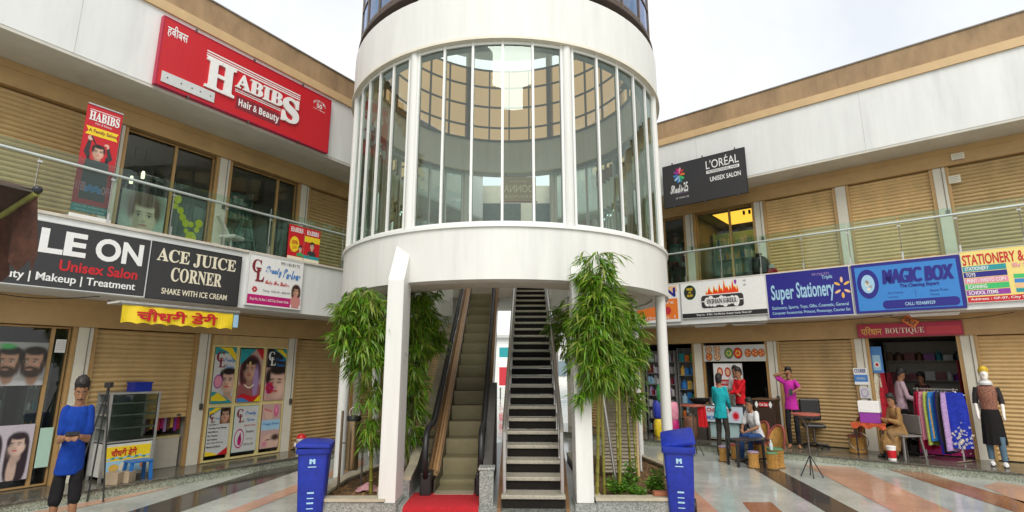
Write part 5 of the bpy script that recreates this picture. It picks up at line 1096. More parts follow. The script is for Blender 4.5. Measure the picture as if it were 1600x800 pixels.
        body.loft([[ft+dr*(d*k)+Vector((dr.y, -dr.x, 0))*(rx*k*math.cos(2*math.pi*i/12))+Vector((0, 0, zc*k+rz_*k*math.sin(2*math.pi*i/12))) for i in range(12)] for d, rx, rz_, zc in ((-.06, .028, .032, .036), (-.03, .034, .05, .055), (.03, .038, .042, .045), (.10, .042, .026, .03), (.155, .036, .018, .022), (.18, .02, .012, .018))])
    solid(body, voxel, 'body', sm, p, smooth=2)
    # clothes follow the same skeleton a little further out
    sh = MB(); torso(sh, .009, -.02, .52); hb = .02+hem
    sh.loft([ell_ring(sp(-hb), (.158*w+.020)*k, (.118*w+.022)*k, X, fw), ell_ring(sp(.0), (.152*w+.014)*k, (.114*w+.014)*k, X, fw), ell_ring(sp(.10), (.138*w+.010)*k, (.100*w+.010)*k, X, fw)])
    for s in (-1, 1):
        a, e, wv = arms[s]
        if sleeve == 'short': limb(sh, [a, a.lerp(e, .35), a.lerp(e, .72)], [.052*w, .054*w, .054*w])
        else: limb(sh, [a, a.lerp(e, .35), e, e.lerp(wv, .5), e.lerp(wv, .93)], [.052*w, .051*w, .045, .043, .036])
    so = solid(sh, voxel, 'shirt', cloth('%.2f_%.2f_%.2f' % shirt, shirt), p, wrinkle=.012*k, smooth=2, seed=seed)
    pn = MB()
    pn.loft([ell_ring(sp(a), (rx*w)*k, (ry*w)*k, X, fw) for a, rx, ry in ((-.12, .138, .106), (-.03, .148, .110), (.05, .138, .100))])
    for s in (-1, 1):
        a, kn, an = legs[s]
        if leg == 'short': limb(pn, [a, a.lerp(kn, .4), a.lerp(kn, .78)], [.066*w, .080*w, .076*w])
        else: limb(pn, [a, a.lerp(kn, .3), kn, kn.lerp(an, .4), kn.lerp(an, .97)], [.066*w, .076*w, .060, .058, .050])
    solid(pn, voxel, 'trousers' if leg != 'short' else 'shorts', cloth('%.2f_%.2f_%.2f' % pants, pants), p, wrinkle=.011*k, smooth=2, seed=seed+3)
    if shoe:
        for i, s in enumerate((-1, 1)):
            ft = Vector(feet[i])*k; dr = Vector((s*.18, -1, 0)).normalized(); sd = Vector((dr.y, -dr.x, 0))
            MB().loft([[ft+dr*(d*k)+sd*(rx*k*math.cos(2*math.pi*j/12))+Vector((0, 0, max(0.0, zc*k+rz_*k*math.sin(2*math.pi*j/12)))) for j in range(12)] for d, rx, rz_, zc in ((-.075, .026, .03, .03), (-.065, .036, .05, .048), (0, .042, .052, .05), (.08, .05, .034, .034), (.16, .045, .026, .026), (.20, .024, .016, .016))]).build('shoe', mat('shoe_%.2f_%.2f' % shoe[:2], shoe, .5), p, True)
    hr = MB(); e = .010
    rows = [(-.045, .056, .040, .058), (-.01, .072+e, .064, .042), (.03, .076+e, .078, .030), (.060, .078+e, .092, .022), (.082, .079+e, .104, .010), (.115, .073+e, .104, .0), (.145, .056+e, .084, -.004), (.165, .026, .045, .0)]
    if hairlen: rows = [(-hairlen, .045, .03, .085), (-hairlen*.5, .062, .04, .075)]+rows
    hr.loft([[H(rx*math.cos(2*math.pi*i/20), oy+ry*math.sin(2*math.pi*i/20), z) for i in range(20)] for z, rx, ry, oy in rows]); ho = solid(hr, .009, 'hair', hairm, p, smooth=1)
    for v in ho.data.vertices:
        c = v.co; v.co = c+Vector((noise.noise(c*70), noise.noise(c*70+Vector((9, 0, 0))), noise.noise(c*45+Vector((0, 7, seed)))))*.011
    if face:
        for s in (-1, 1):
            MB().ball(H(s*.030, -.082, .010), (.0125*k, .006*k, .0050*k), 10, 6).build('eye', eyew, p, True); MB().ball(H(s*.030, -.089, .010), (.006*k, .004*k, .006*k), 8, 6).build('iris', eyed, p, True)
            MB().tube([H(s*.012, -.094, .032), H(s*.032, -.090, .038), H(s*.052, -.074, .030)], [.004*k, .005*k, .003*k], 6).build('eyebrow', hairm, p, True)
        MB().ball(H(0, -.089, -.062), (.024*k, .006*k, .007*k), 10, 6).build('lips', lipm, p, True)
        if beard: MB().tube([H(-.034, -.076, -.052), H(0, -.096, -.045), H(.034, -.076, -.052)], .0065*k, 6).build('moustache', hairm, p, True)
    p['_h'] = [list(arms[s][2]) for s in (-1, 1)]; return p
def gp_(F, u, v, z=.15): return F.p(u, v, z)
BLUE = (.008, .045, .29)
pm = person('young man in blue T-shirt and black shorts looking down at his phone', (-4.42, 5.72, 0), R(34), 1.75, hands=((-.075, -.27, 1.17), (.07, -.27, 1.17)), feet=((-.10, .05, 0), (.11, -.07, 0)),
            shirt=BLUE, pants=(.014, .013, .014), leg='short', headpitch=R(20), headyaw=R(3), hem=.10, voxel=.0085, beard=True, curl=.95, elbow=(.28, .55, -.9), slim=.92); pm.scale = (.70, .76, 1)
ph = thing('phone', 'dark smartphone held in both hands by the man in blue', 'phone', Vector((-4.42, 5.72, 0))+Matrix.Rotation(R(34), 3, 'Z') @ Vector((0, -.272, 1.225)), R(34))
MB().box(-.055, -.03, -.005, .055, .03, .005).build('case', black, ph, bevel=.003); MB().quad((-.05, -.026, .0062), (.05, -.026, .0062), (.05, .026, .0062), (-.05, .026, .0062)).build('screen', mat('phone_screen', (.02,.025,.03), .1, var=0), ph); ph.rotation_euler = (R(28), 0, R(34))
person('man in turquoise shirt seen from behind at the food counter', (4.56, 12.25, 0), R(142), 1.71, shirt=(.015, .36, .40), pants=(.05, .043, .035), sleeve='long', hands=((-.15, -.28, 1.0), (.15, -.30, 1.02)), feet=((-.13, .05, 0), (.13, -.04, 0)), hem=.12, seed=5)
person('man in red shirt with folded arms beside the brown counter', WR.p(-4.42, .42, .15), R(-62), 1.70, shirt=(.55, .012, .02), pants=(.03, .03, .035), sleeve='long', hands=((.12, -.25, 1.12), (-.12, -.27, 1.14)), elbow=(.9, -.1, -.7), headpitch=R(10), seed=8)
person('man in white shirt standing behind the man in red at the counter', WR.p(-4.62, .05, .15), R(-40), 1.74, shirt=(.62, .55, .56), pants=(.05, .05, .06), hands=((-.2, -.18, .95), (.16, -.26, 1.05)), seed=11)
person('man in white T-shirt and jeans sitting on a cane chair at the low table', (5.02, 11.55, 0), R(-66), 1.70, hip=.50, lean=R(20), shirt=(.66, .66, .67), pants=(.03, .07, .20), hands=((-.10, -.42, .64), (.10, -.44, .62)), feet=((-.12, -.50, 0), (.12, -.46, 0)), headpitch=R(8), kneefwd=1.0, seed=14, elbow=(.7, .2, -.7))
person('man in magenta T-shirt raising one hand to his forehead, phone in the other', WR.p(-3.30, .55, .15), R(-32), 1.71, shirt=(.50, .03, .33), pants=(.016, .015, .018), hands=((-.10, -.16, 1.60), (.05, -.26, 1.17)), feet=((-.12, .0, 0), (.10, -.05, 0)), shoe=None, elbow=(1.0, -.2, .1), hem=.10, seed=17, slim=.95)
person('person in dark jacket and teal top standing inside the upper salon glass', WR.p(-6.28, -.75, 3.97), R(-20), 1.66, shirt=(.02, .20, .17), pants=(.03, .03, .035), sleeve='long', hands=((-.20, -.1, .82), (.20, -.12, .85)), seed=20)
person('shopper in pale pink shirt and black trousers browsing inside the boutique', WR.p(-1.36, -.05, .15), R(70), 1.70, shirt=(.48, .34, .40), pants=(.012, .012, .014), sleeve='long', hands=((-.15, -.35, 1.05), (.15, -.36, 1.08)), headpitch=R(22), lean=R(6), seed=23)
person('customer with dark hair and dark top standing deep in the boutique', WR.p(-1.02, -.95, .15), R(-60), 1.60, shirt=(.05, .02, .02), pants=(.03, .02, .03), sleeve='long', hairlen=.12, girl=True, headpitch=R(15), seed=26)
tl_ = person('seated tailor in brown kurta and shawl working at the sewing table', WR.p(-1.36, .62, .15), R(-84), 1.62, hip=.50, lean=R(14), shirt=(.30, .17, .065), pants=(.24, .15, .07), sleeve='long', hands=((-.10, -.42, .76), (.12, -.42, .76)), feet=((-.12, -.40, 0), (.12, -.32, 0)), headpitch=R(14), seed=29, hem=.06, girl=True, hairlen=.10)
kb = MB()
for i in range(1): kb.loft([[Vector((rx*math.cos(a*.2618)*(1+.05*math.sin(a*3+z*9)), -.20+oy+ry*math.sin(a*.2618)*(1+.05*math.cos(a*4)), z)) for a in range(24)] for z, rx, ry, oy in ((.14, .17, .21, -.13), (.30, .165, .23, -.10), (.44, .155, .23, -.04), (.54, .13, .17, .04), (.58, .09, .10, .08))])
solid(kb, .014, 'kurta_skirt', cloth('0.30_0.17_0.07', (.30, .17, .065)), tl_, wrinkle=.014)
# ---------------------------------------------------------------- furniture and shop goods
cane = mat('cane', (.48, .25, .055), .6, var=.35, scale=22, bump=.5, bscale=90, stretch=(1, 1, .5))
redrim = mat('red_webbing', (.26, .05, .04), .7, var=.3, scale=18); greenrim = mat('green_webbing', (.12, .26, .13), .7, var=.3, scale=18); purp = mat('faded_purple_webbing', (.30, .22, .30), .7, var=.3, scale=18)
def drum(par, r, h, rim):
    b = MB(); n = 26                                          # crossed cane sticks round a waisted drum
    for i in range(n):
        for s in (-1, 1):
            a0 = 2*math.pi*i/n; a1 = a0+s*.75; pts = []
            for j in range(5):
                q = j/4; a = a0+(a1-a0)*q; rr = r*(1-.16*math.sin(q*math.pi)); pts.append((rr*math.cos(a), rr*math.sin(a), h*q))
            b.tube(pts, .011, 5)
    b.lathe([(r*.95, .0), (r*.80, h*.5), (r*.93, h)], n=24, cap=False); b.build('base', cane, par, True)
    MB().lathe([(r*.4, h-.005), (r, h-.012), (r+.012, h+.008), (r, h+.028), (r*.7, h+.032), (0, h+.026)], n=24).build('seat', rim, par, True)
    MB().tube([(r*.97*math.cos(a*.393), r*.97*math.sin(a*.393), .015) for a in range(16)], .016, 6, close=True).build('foot_rim', mat('dark_webbing', (.12, .07, .03), .8, var=.3), par, True)
def cane_stool(label, loc, rim, r=.095, h=.28):
    p = thing('cane_stool', label, 'stool', loc, random.random(), 'cane stools round the low table'); drum(p, r, h, rim); return p
def cane_chair(label, loc, rz, rim=redrim):
    p = thing('cane_chair', label, 'chair', loc, rz, 'high backed cane chairs'); drum(p, .145, .33, rim)
    bk = MB(); sh = []; n = 14
    for i in range(n+1):                                    # curved back, high in the middle; the chair faces -Y
        a = R(-75+150*i/n); top = .34+.42*max(.05, math.cos(a*.98))**.7
        x, y = .165*math.sin(a), .14*math.cos(a); sh.append((Vector((x, y, .34)), Vector((x*1.12, y*1.15+.05*(top-.34), top))))
    for i, (a, c) in enumerate(sh):
        bk.tube([a, a.lerp(c, .5)+Vector((0, .01, 0)), c], .010, 5)
        if i < n: bk.quad(a, sh[i+1][0], sh[i+1][1], c)
    bk.build('backrest', cane, p); MB().tube([sh[0][0]]+[c for a, c in sh]+[sh[-1][0]], .022, 8).build('back_rim', redrim, p, True); return p
cane_chair('cane chair with the man in white T-shirt sitting on it', (5.08, 11.62, 0), R(-66))
cane_chair('empty cane chair with green seat facing away from the tripod table', (5.02, 10.85, 0), R(-60), greenrim)
cane_chair('cane chair standing alone against the closed shutter', WR.p(-2.14, .55, .15), R(-105))
cane_stool('cane stool with faded purple seat nearest the plaza', (4.56, 10.78, 0), purp); cane_stool('cane stool with green seat and a bottle standing on it', (4.86, 10.66, 0), greenrim)
cane_stool('cane stool half hidden behind the black table legs', (4.28, 11.5, 0), purp); cane_stool('cane stool with a paper on it between the table and the man in jeans', (4.62, 11.75, 0), redrim)
bt = thing('bottle', 'small clear bottle standing on the green cane stool', 'bottle', (4.86, 10.66, .345)); MB().lathe([(0, 0), (.03, 0), (.032, .01), (.032, .11), (.012, .14), (.012, .165), (0, .165)], n=12).build('glass', mat('pale_bottle', (.55, .66, .66), .2, var=.05), bt, True); MB().lathe([(0, .165), (.014, .165), (.014, .185), (0, .185)], n=10).build('cap', ink('white'), bt)
tb_ = thing('low_table', 'low black metal table between the cane seats', 'table', (4.28, 11.0, 0), R(12))
MB().box(-.02, -.15, .47, .82, .22, .495).build('tabletop', black, tb_)
for x, y in ((.0, -.13), (.0, .20), (.80, -.13), (.80, .20)): MB().box(x-.02, y-.02, 0, x+.02, y+.02, .468).build('leg', black, tb_)
MB().box(.021, -.14, .12, .779, -.12, .15).build('stretcher', black, tb_)
def tripod_table(label, loc, rt, htop):
    p = thing('tripod_table', label, 'table', loc, random.uniform(0, 1), 'high folding tables with red tops')
    MB().lathe([(0, htop-.03), (rt-.01, htop-.03), (rt, htop-.02), (rt, htop), (rt-.01, htop+.006), (0, htop+.006)], n=36).build('tabletop', mat('red_laminate', (.38, .10, .07), .35, var=.15, scale=8), p, True)
    MB().tube([(0, 0, .33), (0, 0, htop-.20)], .014, 10).build('pole', dsteel, p, True)
    for i in range(3):
        a = 2.09*i+.4; MB().tube([(0, 0, htop-.22), (rt*.55*math.cos(a), rt*.55*math.sin(a), htop-.035)], .010, 8).build('brace', dsteel, p)
    for i in range(4):
        a = 1.57*i+.3; MB().tube([(0, 0, .36), (.17*math.cos(a), .17*math.sin(a), .012)], .009, 8).ball((.17*math.cos(a), .17*math.sin(a), .012), .013, 8, 6).build('leg', black, p)
    return p
tripod_table('red topped folding table standing alone before the closed shutter', (5.20, 9.95, 0), .235, 1.06)
tripod_table('red topped folding table beside the food counter', (3.98, 12.35, 0), .27, 1.05)
oc = thing('office_chair', 'black office chair behind the man in magenta', 'chair', WR.p(-2.98, .22, .15), R(-20))
MB().box(-.22, -.22, .42, .22, .22, .50).build('seat', black, oc, bevel=.03); MB().box(-.21, .20, .56, .21, .27, 1.02).build('backrest', black, oc, bevel=.03); MB().tube([(0, 0, .08), (0, 0, .42)], .025, 10).build('column', dsteel, oc, True)
for i in range(5): a = 1.256*i; MB().tube([(0, 0, .10), (.26*math.cos(a), .26*math.sin(a), .05)], .018, 8).ball((.26*math.cos(a), .26*math.sin(a), .028), .028, 8, 6).build('leg', black, oc, True)
# ---- restaurant front
crm = mat('cream_laminate', (.62, .58, .48), .5, var=.08, scale=6, stain=.2)
fc = thing('food_counter', 'cream food counter with pale blue panels and painted banner', 'counter', WR.p(-5.22, .52, .15), WR.rz)
MB().box(0, .05, .04, .80, .62, .80).build('body', crm, fc); 
for x in (.02, .78): MB().box(x-.02, .0, 0, x+.02, .04, .80).build('leg', dsteel, fc)
for x0, x1 in ((.06, .38), (.42, .74)): MB().box(x0, .03, .08, x1, .0495, .42).build('panel', mat('pale_blue_panel', (.40, .55, .56), .4, var=.08), fc)
MB().box(-.03, -.02, .802, .84, .66, .83).build('worktop', steel, fc)
S = Sign.__new__(Sign); S.t = fc; S.u0 = 0; S.z0 = 0; S.mb = {}; MB().box(-.04, -.035, .44, .86, -.022, .80).build('banner', flat('palebanner', (.55, .66, .74)), fc)
def onf(S, y0): 
    for (part, col), mb in S.mb.items():
        mb.v = [(a, b+y0, c) for a, b, c in mb.v]; mb.build(part, ink(col), S.t)
S.text('Chilly', .02, .64, .30, .76, 'lip', .03); S.text('MOMOS', .02, .49, .36, .58, 'blue', .03); S.text('HOT', .42, .64, .58, .75, 'red', .02); S.ell(.70, .60, .09, .11, 'pink', 1); S.ell(.70, .60, .06, .07, 'red', 2); onf(S, -.036)
for i, (x, y, r, hh, m) in enumerate(((.10, .2, .10, .14, steel), (.62, .25, .13, .20, steel), (.36, .45, .10, .12, dsteel))):
    po = thing('cooking_pot', ['small steel pot at the left end of the food counter', 'large steel pot at the right end of the food counter', 'dark pan at the back of the food counter'][i], 'pot', WR.p(-5.22+x, .52-y, .98), 0, 'pots on the food counter')
    MB().lathe([(0, 0), (r*.9, 0), (r, .02), (r, hh), (r*1.06, hh+.005), (r*.96, hh+.01), (r*.94, .03), (0, .02)], n=24).build('bowl', m, po, True); MB().lathe([(0, hh+.045), (.02, hh+.045), (.03, hh+.025), (r*.98, hh+.012)], n=20).build('lid', m, po, True)
wk = thing('wok_burner', 'wide black wok on a burner box left of the food counter', 'burner', WR.p(-5.45, .35, .15), WR.rz)
MB().box(-.2, -.2, .0, .2, .2, .78).build('stand', dsteel, wk); MB().lathe([(.0, .80), (.10, .81), (.22, .90), (.26, .96), (.25, .965), (.2, .90), (0, .83)], n=24).build('wok', black, wk, True)
gc = thing('gas_cylinder', 'rusty brown gas cylinder standing beside the food counter', 'cylinder', WR.p(-5.62, .60, .15)); MB().lathe([(.11, 0), (.13, .02), (.13, .05), (.155, .09), (.16, .14), (.16, .42), (.14, .50), (.07, .55), (0, .56)], n=24).build('tank', mat('rusty_brown', (.17, .075, .04), .6, var=.4, scale=12), gc, True); MB().lathe([(.07, .545), (.085, .55), (.085, .62), (.08, .62), (.07, .55)], n=20).build('collar', dsteel, gc, True)
rc = thing('red_cloth', 'red cloth hanging from the edge of the folding table', 'cloth', (4.12, 12.17, .66)); b = MB(); vs = []
for i in range(9):
    for j in range(7): vs.append((-.09+.18*i/8*(1+.15*j/6), -.0+.02*math.sin(i*1.7), .37-.43*j/6+.01*math.sin(i)))
b.add(vs, [(i*7+j, i*7+j+1, i*7+8+j, i*7+7+j) for i in range(8) for j in range(6)]); b.build('cloth', cloth('red', (.50, .015, .02)), rc, True)
wm = mat('dark_wood_slats', (.055, .028, .018), .55, var=.35, scale=9, stretch=(4, 4, .4))
bc = thing('wooden_counter', 'dark brown slatted counter with red name plate and white diamonds', 'counter', WR.p(-4.12, .45, .15), WR.rz)
MB().box(0, 0, 0, .44, .55, .98).build('body', wm, bc)
b = MB()
for i in range(11): b.box(.005+.04*i, -.012, .02, .035+.04*i, -.0005, .80)
b.build('slats', wm, bc); MB().box(-.03, -.03, .982, .47, .58, 1.01).build('top', mat('brown_top', (.16, .09, .05), .4, var=.2), bc)
MB().box(.11, -.02, .83, .31, -.0005, .93).build('name_plate', ink('red'), bc); S = Sign.__new__(Sign); S.t = bc; S.u0 = 0; S.z0 = 0; S.mb = {}; S.text('Chai Cafe', .125, .85, .295, .91, 'white', .02)
S.poly([(.36, .80), (.40, .88), (.36, .96), (.32, .88)], 'white', 1); S.poly([(.06, .80), (.10, .88), (.06, .96), (.02, .88)], 'white', 1); onf(S, -.021)
rk = thing('bottle_rack', 'black wire rack of small bottles between the counters', 'rack', WR.p(-4.46, .50, .15), WR.rz)
for x in (0, .26):
    for y in (0, .3): MB().box(x-.012, y-.012, 0, x+.012, y+.012, .86).build('post', black, rk)
for z in (.2, .45, .70):
    MB().box(.013, -.01, z, .247, .31, z+.012).build('shelf', black, rk)
    for i in range(4): MB().lathe([(0, z+.013), (.022, z+.013), (.022, z+.10), (.009, z+.13), (0, z+.13)], (.04+.058*i, .05, 0), 10).build('bottle', ink(random.choice(['silver', 'grey', 'maroon', 'cream'])), rk, True)
# inner restaurant fittings
def fitting(name, label, cat, F, u, v, z): return thing(name, label, cat, F.p(u, v, z), F.rz)
kf = fitting('fridge', 'tall black drinks fridge at the back of the restaurant', 'fridge', WR, -4.40, -1.5, .15); MB().box(0, 0, 0, .55, .55, 1.75).build('body', black, kf); MB().box(.05, -.02, .15, .50, -.0005, 1.6).build('door', mat('dark_glass', (.03,.035,.04), .1, var=0), kf); MB().box(.02, -.03, .3, .04, -.0005, 1.2).build('handle', steel, kf)
# ---- shelves with goods
GOODS = ['lightblue', 'white', 'lip', 'gold', 'mint', 'magenta', 'cream', 'orange', 'teal', 'silver', 'yellow', 'purple', 'green', 'sky']
def shelf(label, F, u0, u1, v, z0, zs, dz, frm, tall=.16, seed=0, items=None, cols=GOODS, w=.06):
    rnd = random.Random(seed); p = thing('product_shelf', label, 'shelf', F.p(u0, v, z0), F.rz); W = u1-u0
    MB().box(0, .24, 0, W, .26, zs*dz+.05).build('back', frm, p)
    for x in (0, W-.02): MB().box(x, 0, 0, x+.02, .24, zs*dz+.05).build('side', frm, p)
    for k in range(zs):
        MB().box(.021, 0, k*dz+.03, W-.021, .239, k*dz+.05).build('shelf_board', frm, p); x = .04
        while x < W-.08:
            ww = rnd.uniform(.6, 1.3)*w; hh = tall*rnd.uniform(.55, 1.0); z = k*dz+.052; c = ink(rnd.choice(cols))
            if rnd.random() < .5: MB().box(x, .04, z, x+ww, .14, z+hh).build('packet', c, p)
            else: MB().lathe([(0, z), (ww/2, z), (ww/2, z+hh*.7), (ww*.2, z+hh*.82), (ww*.2, z+hh), (0, z+hh)], (x+ww/2, .09, 0), 10).build('bottle', c, p, True)
            x += ww+.012
    return p
grf = mat('grey_shelf', (.25, .25, .24), .5)
shelf('shelf of small bottles just inside the salon door', WL, 3.36, 3.62, -.55, .17, 6, .33, grf, .18, 1, cols=['white', 'lightblue', 'mint', 'gold', 'silver', 'teal'], w=.05)
shelf('long shelf of salon bottles deep in the ground floor salon', WL, 2.1, 3.30, -1.2, .17, 6, .33, grf, .2, 2, cols=['white', 'silver', 'lightblue', 'maroon', 'cream'])
shelf('shelf of white bottles behind the upper salon glass', WL, 5.9, 6.9, -.9, 3.97, 5, .34, mat('teal_shelf', (.16, .28, .26), .5), .2, 3, cols=['white', 'silver', 'mint', 'cream'])
shelf('dim product shelf at the back of the upper salon', WL, 4.0, 5.4, -2.1, 3.97, 5, .36, dark, .2, 4, cols=['maroon', 'silver', 'teal', 'grey'])
shelf('pale green shelf of jars in the upper right salon', WR, -5.36, -3.92, -1.2, 3.97, 4, .40, mat('mint_shelf', (.30, .48, .40), .5), .26, 5, cols=['white', 'mint', 'silver', 'lightblue', 'sky', 'gold'], w=.055)
shelf('dark shelf of framed goods behind the person in teal', WR, -7.1, -5.8, -1.8, 3.97, 4, .42, dark, .25, 6, cols=['grey', 'maroon', 'silver'])
shelf('crowded packet shelf in the general store', WR, -7.16, -6.30, -.25, .17, 7, .30, grf, .24, 7, cols=['white', 'silver', 'lilac', 'grey', 'maroon', 'lightblue'], w=.05)
shelf('colourful packet shelf at the right side of the general store', WR, -6.25, -5.72, -.30, .17, 6, .36, grf, .30, 8, cols=['teal', 'green', 'orange', 'gold', 'sky', 'lightblue'], w=.15)
shelf('cream boutique shelf of folded clothes at the back wall', WR, -1.75, -.35, -2.1, .17, 5, .45, mat('cream_shelf', (.36, .33, .27), .6), .22, 9, cols=['maroon', 'purple', 'brown', 'silver', 'charcoal', 'teal'], w=.16)
for i, (u, v, z, c, lab) in enumerate(((-6.40, .62, .15, 'yellow', 'yellow goods sack at the bottom of the stack by the column'), (-6.08, .60, .15, 'magenta', 'magenta goods sack standing on the walkway by the column'), (-6.42, .60, .60, 'blue', 'blue goods sack on the yellow sack'), (-6.08, .60, .58, 'pink', 'pink goods sack on the magenta sack'), (-6.30, .58, 1.0, 'green', 'green bag topmost of the goods stack'))):
    b = MB(); b.loft([[Vector((.15*rr*math.copysign(abs(math.cos(a*.393))**.6, math.cos(a*.393)), .13*rr*math.copysign(abs(math.sin(a*.393))**.6, math.sin(a*.393)), zz)) for a in range(16)] for zz, rr in ((0, .85), (.04, 1.0), (.22, 1.05), (.38, .98), (.43, .8))])
    tag(b.build('goods_sack', mat('sack_'+c, INK[c], .5, var=.3, scale=12, bump=.3), smooth=True), lab, 'sack', 'sacks stacked outside the general store').location = WR.p(u, v, z)
# ---- boutique
rail_a, rail_b = WR.p(-1.06, .30, 0), WR.p(-.42, .62, 0); rd = (rail_b-rail_a); RL = rd.length; rrz = math.atan2(rd.y, rd.x)
rk = thing('clothes_rack', 'chrome clothes rack full of dresses outside the boutique', 'clothes rack', (rail_a.x, rail_a.y, .15), rrz)
for y in (-.05, .05): MB().tube([(0, y, 1.30), (RL, y, 1.30)], .014, 8).build('top_bar', steel, rk, True)
for x in (.04, RL-.04):
    MB().tube([(x, 0, .03), (x, 0, 1.32)], .016, 8).build('post', steel, rk, True); MB().tube([(x, -.22, .02), (x, .22, .02)], .014, 8).build('foot', steel, rk, True)
gar = [('maroon', 'maroon printed dress at the far left of the rack', 1.05, .36), ('crimson', 'crimson dress second from the left on the rack', 1.08, .40), ('pink', 'pink and white dress on the rack between crimson and green', .90, .38), ('vividgreen', 'lime green dress on the rack beside a golden one', .98, .42), ('gold', 'golden yellow kurta on the rack', .85, .38), ('sky', 'teal blue dress near the middle of the rack', .9, .42), ('navy', 'dark navy dress in the middle of the rack', 1.12, .42), ('charcoal', 'black dress with grey trim on the rack', 1.10, .42), ('lilac', 'light pink lilac dress next to the big blue one', 1.05, .40)]
LIME = mat('lime_cloth', (.38, .46, .10), .85, var=.3, scale=20)
def garment(col, label, L, W, x, yaw=0.0, m=None):
    base = rk.matrix_basis @ Vector((x, 0, 0)); g = thing('hanging_garment', label, 'garment', (base.x, base.y, .15), rrz+R(90)+yaw, 'dresses hanging on the rack')
    b = MB(); vs = []; nx, nz = 12, 9; z1 = 1.24
    for side in (-1, 1):
        for j in range(nz+1):
            q = j/nz; z = z1-L*q; ww = W*(.80+.20*min(1, q*4.0)); 
            for i in range(nx+1):
                a = i/nx; xx = (a-.5)*ww; th = .026*math.sin(a*math.pi)+.010; vs.append((xx, side*th+.018*math.sin(a*13+x*40)*q, z+(.02 if q == 0 else 0)*(1-abs(a-.5)*2)+.012*math.sin(a*9)*(q > .95)))
    m1 = nx+1; o2 = (nz+1)*m1
    b.add(vs, [(s+j*m1+i, s+j*m1+i+1, s+(j+1)*m1+i+1, s+(j+1)*m1+i) for s in (0, o2) for j in range(nz) for i in range(nx)]+[(j*m1+e, (j+1)*m1+e, o2+(j+1)*m1+e, o2+j*m1+e) for j in range(nz) for e in (0, nx)])
    b.build('fabric', m or cloth('g_'+col, INK[col], var=.4, scale=26), g, True)
    MB().tube([(-.16, 0, 1.20), (0, 0, 1.27), (.16, 0, 1.20)], .006, 6).build('hanger', steel, g); MB().tube([(0, 0, 1.27), (0, .02, 1.31), (.0, .0, 1.335)], .004, 5).build('hook', steel, g)
    return g
for i, (c, lab, L, W) in enumerate(gar): garment(c, lab, L, W, .06+(RL-.18)*i/9.0, R(random.uniform(-14, 10)), LIME if c == 'vividgreen' else None)
gb = garment('blue', 'large royal blue dress with cream flowers facing the plaza', 1.0, .36, RL-.05, R(-62)); b = MB()
for i in range(60):
    x, z = random.gauss(.02, .08), random.gauss(.42, .11); s = random.uniform(.008, .02)
    for q in range(5): a = q*1.256+i; b.quad((x, -.058, z), (x+s*math.cos(a), -.060, z+s*math.sin(a)), (x+s*1.5*math.cos(a+.3), -.060, z+s*1.5*math.sin(a+.3)), (x+s*math.cos(a+.6), -.060, z+s*math.sin(a+.6)))
b.build('flower_print', ink('cream'), gb)
S = Sign('counter_board', 'magenta promotional counter board behind the clothes rack', 'board', WR, -1.16, -.24, .17, 1.16, -.12, 'magenta', None, th=.35)
S.text('FOR 98-47391', -.62, .98, -.30, 1.04, 'white', .02); S.text('Gowns', -.48, .76, -.30, .81, 'white', .01); S.text('Dresses', -.50, .68, -.28, .73, 'white', .01); S.text('Suits', -.42, .44, -.30, .48, 'white', .01); S.text('Stitching', -.48, .35, -.28, .39, 'white', .01); S.done()
for i, (c, lab) in enumerate((('maroon', 'dark red dress hung along the left wall of the boutique'), ('cream', 'cream dress hung near the boutique entrance'), ('lip', 'bright red dress hung beside the cream one in the boutique'))):
    g = thing('wall_garment', lab, 'garment', WR.p([-1.55, -1.72, -1.64][i], [-.55, -.18, -.28][i], .45), WR.rz+R([70, 60, 65][i]), 'dresses hung inside the boutique'); b = MB(); vs = []
    for j in range(8):
        for a in range(9): q = j/7; ww = .36*(.5+.5*q); vs.append(((a/8-.5)*ww, .025*math.sin(a*1.7+j*.3)*(1+q), 1.30-1.05*q))
    b.add(vs, [(j*9+a, j*9+a+1, j*9+10+a, j*9+9+a) for j in range(7) for a in range(8)]); b.build('fabric', cloth('g_'+c, INK[c], var=.4, scale=26), g, True); MB().tube([(-.1, 0, 1.3), (0, 0, 1.36), (.1, 0, 1.3)], .006, 6).build('hanger', steel, g)
for i in range(7):
    g = thing('wall_garment', 'dark garment in the packed row along the right wall of the boutique', 'garment', WR.p(-.34, -.45-.20*i, .75), WR.rz+R(90), 'dark garments along the right boutique wall'); b = MB(); vs = []
    for j in range(6):
        for a in range(7): q = j/5; vs.append(((a/6-.5)*.4*(.5+.5*q), .03*math.sin(a*1.9+i), 1.25-.95*q))
    b.add(vs, [(j*7+a, j*7+a+1, j*7+8+a, j*7+7+a) for j in range(5) for a in range(6)]); b.build('fabric', cloth('g_'+['maroon', 'charcoal', 'brown', 'purple'][i % 4], INK[['maroon', 'charcoal', 'brown', 'purple'][i % 4]], var=.4, scale=26), g, True)
S = Sign('price_notice', 'blue and white notice hanging in the boutique doorway', 'notice', WR, -1.80, -1.58, 1.75, 2.30, -.10, 'blue', None, th=.01); S.rect(-1.76, 1.80, -1.62, 2.12, 'lightblue', 1); S.ell(-1.69, 1.92, .05, .06, 'white', 2); S.ell(-1.69, 1.92, .03, .035, 'red', 3); S.done()
sw = thing('sewing_table', 'small sewing table with orange cloth and treadle wheel by the pilaster', 'table', WR.p(-2.0, .72, .15), WR.rz)
MB().box(-.12, -.2, .60, .42, .22, .63).build('tabletop', mat('orange_tabletop', (.55, .22, .06), .6, var=.3), sw)
for x in (-.08, .38):
    for y in (-.16, .18): MB().box(x-.012, y-.012, 0, x+.012, y+.012, .598).build('leg', black, sw)
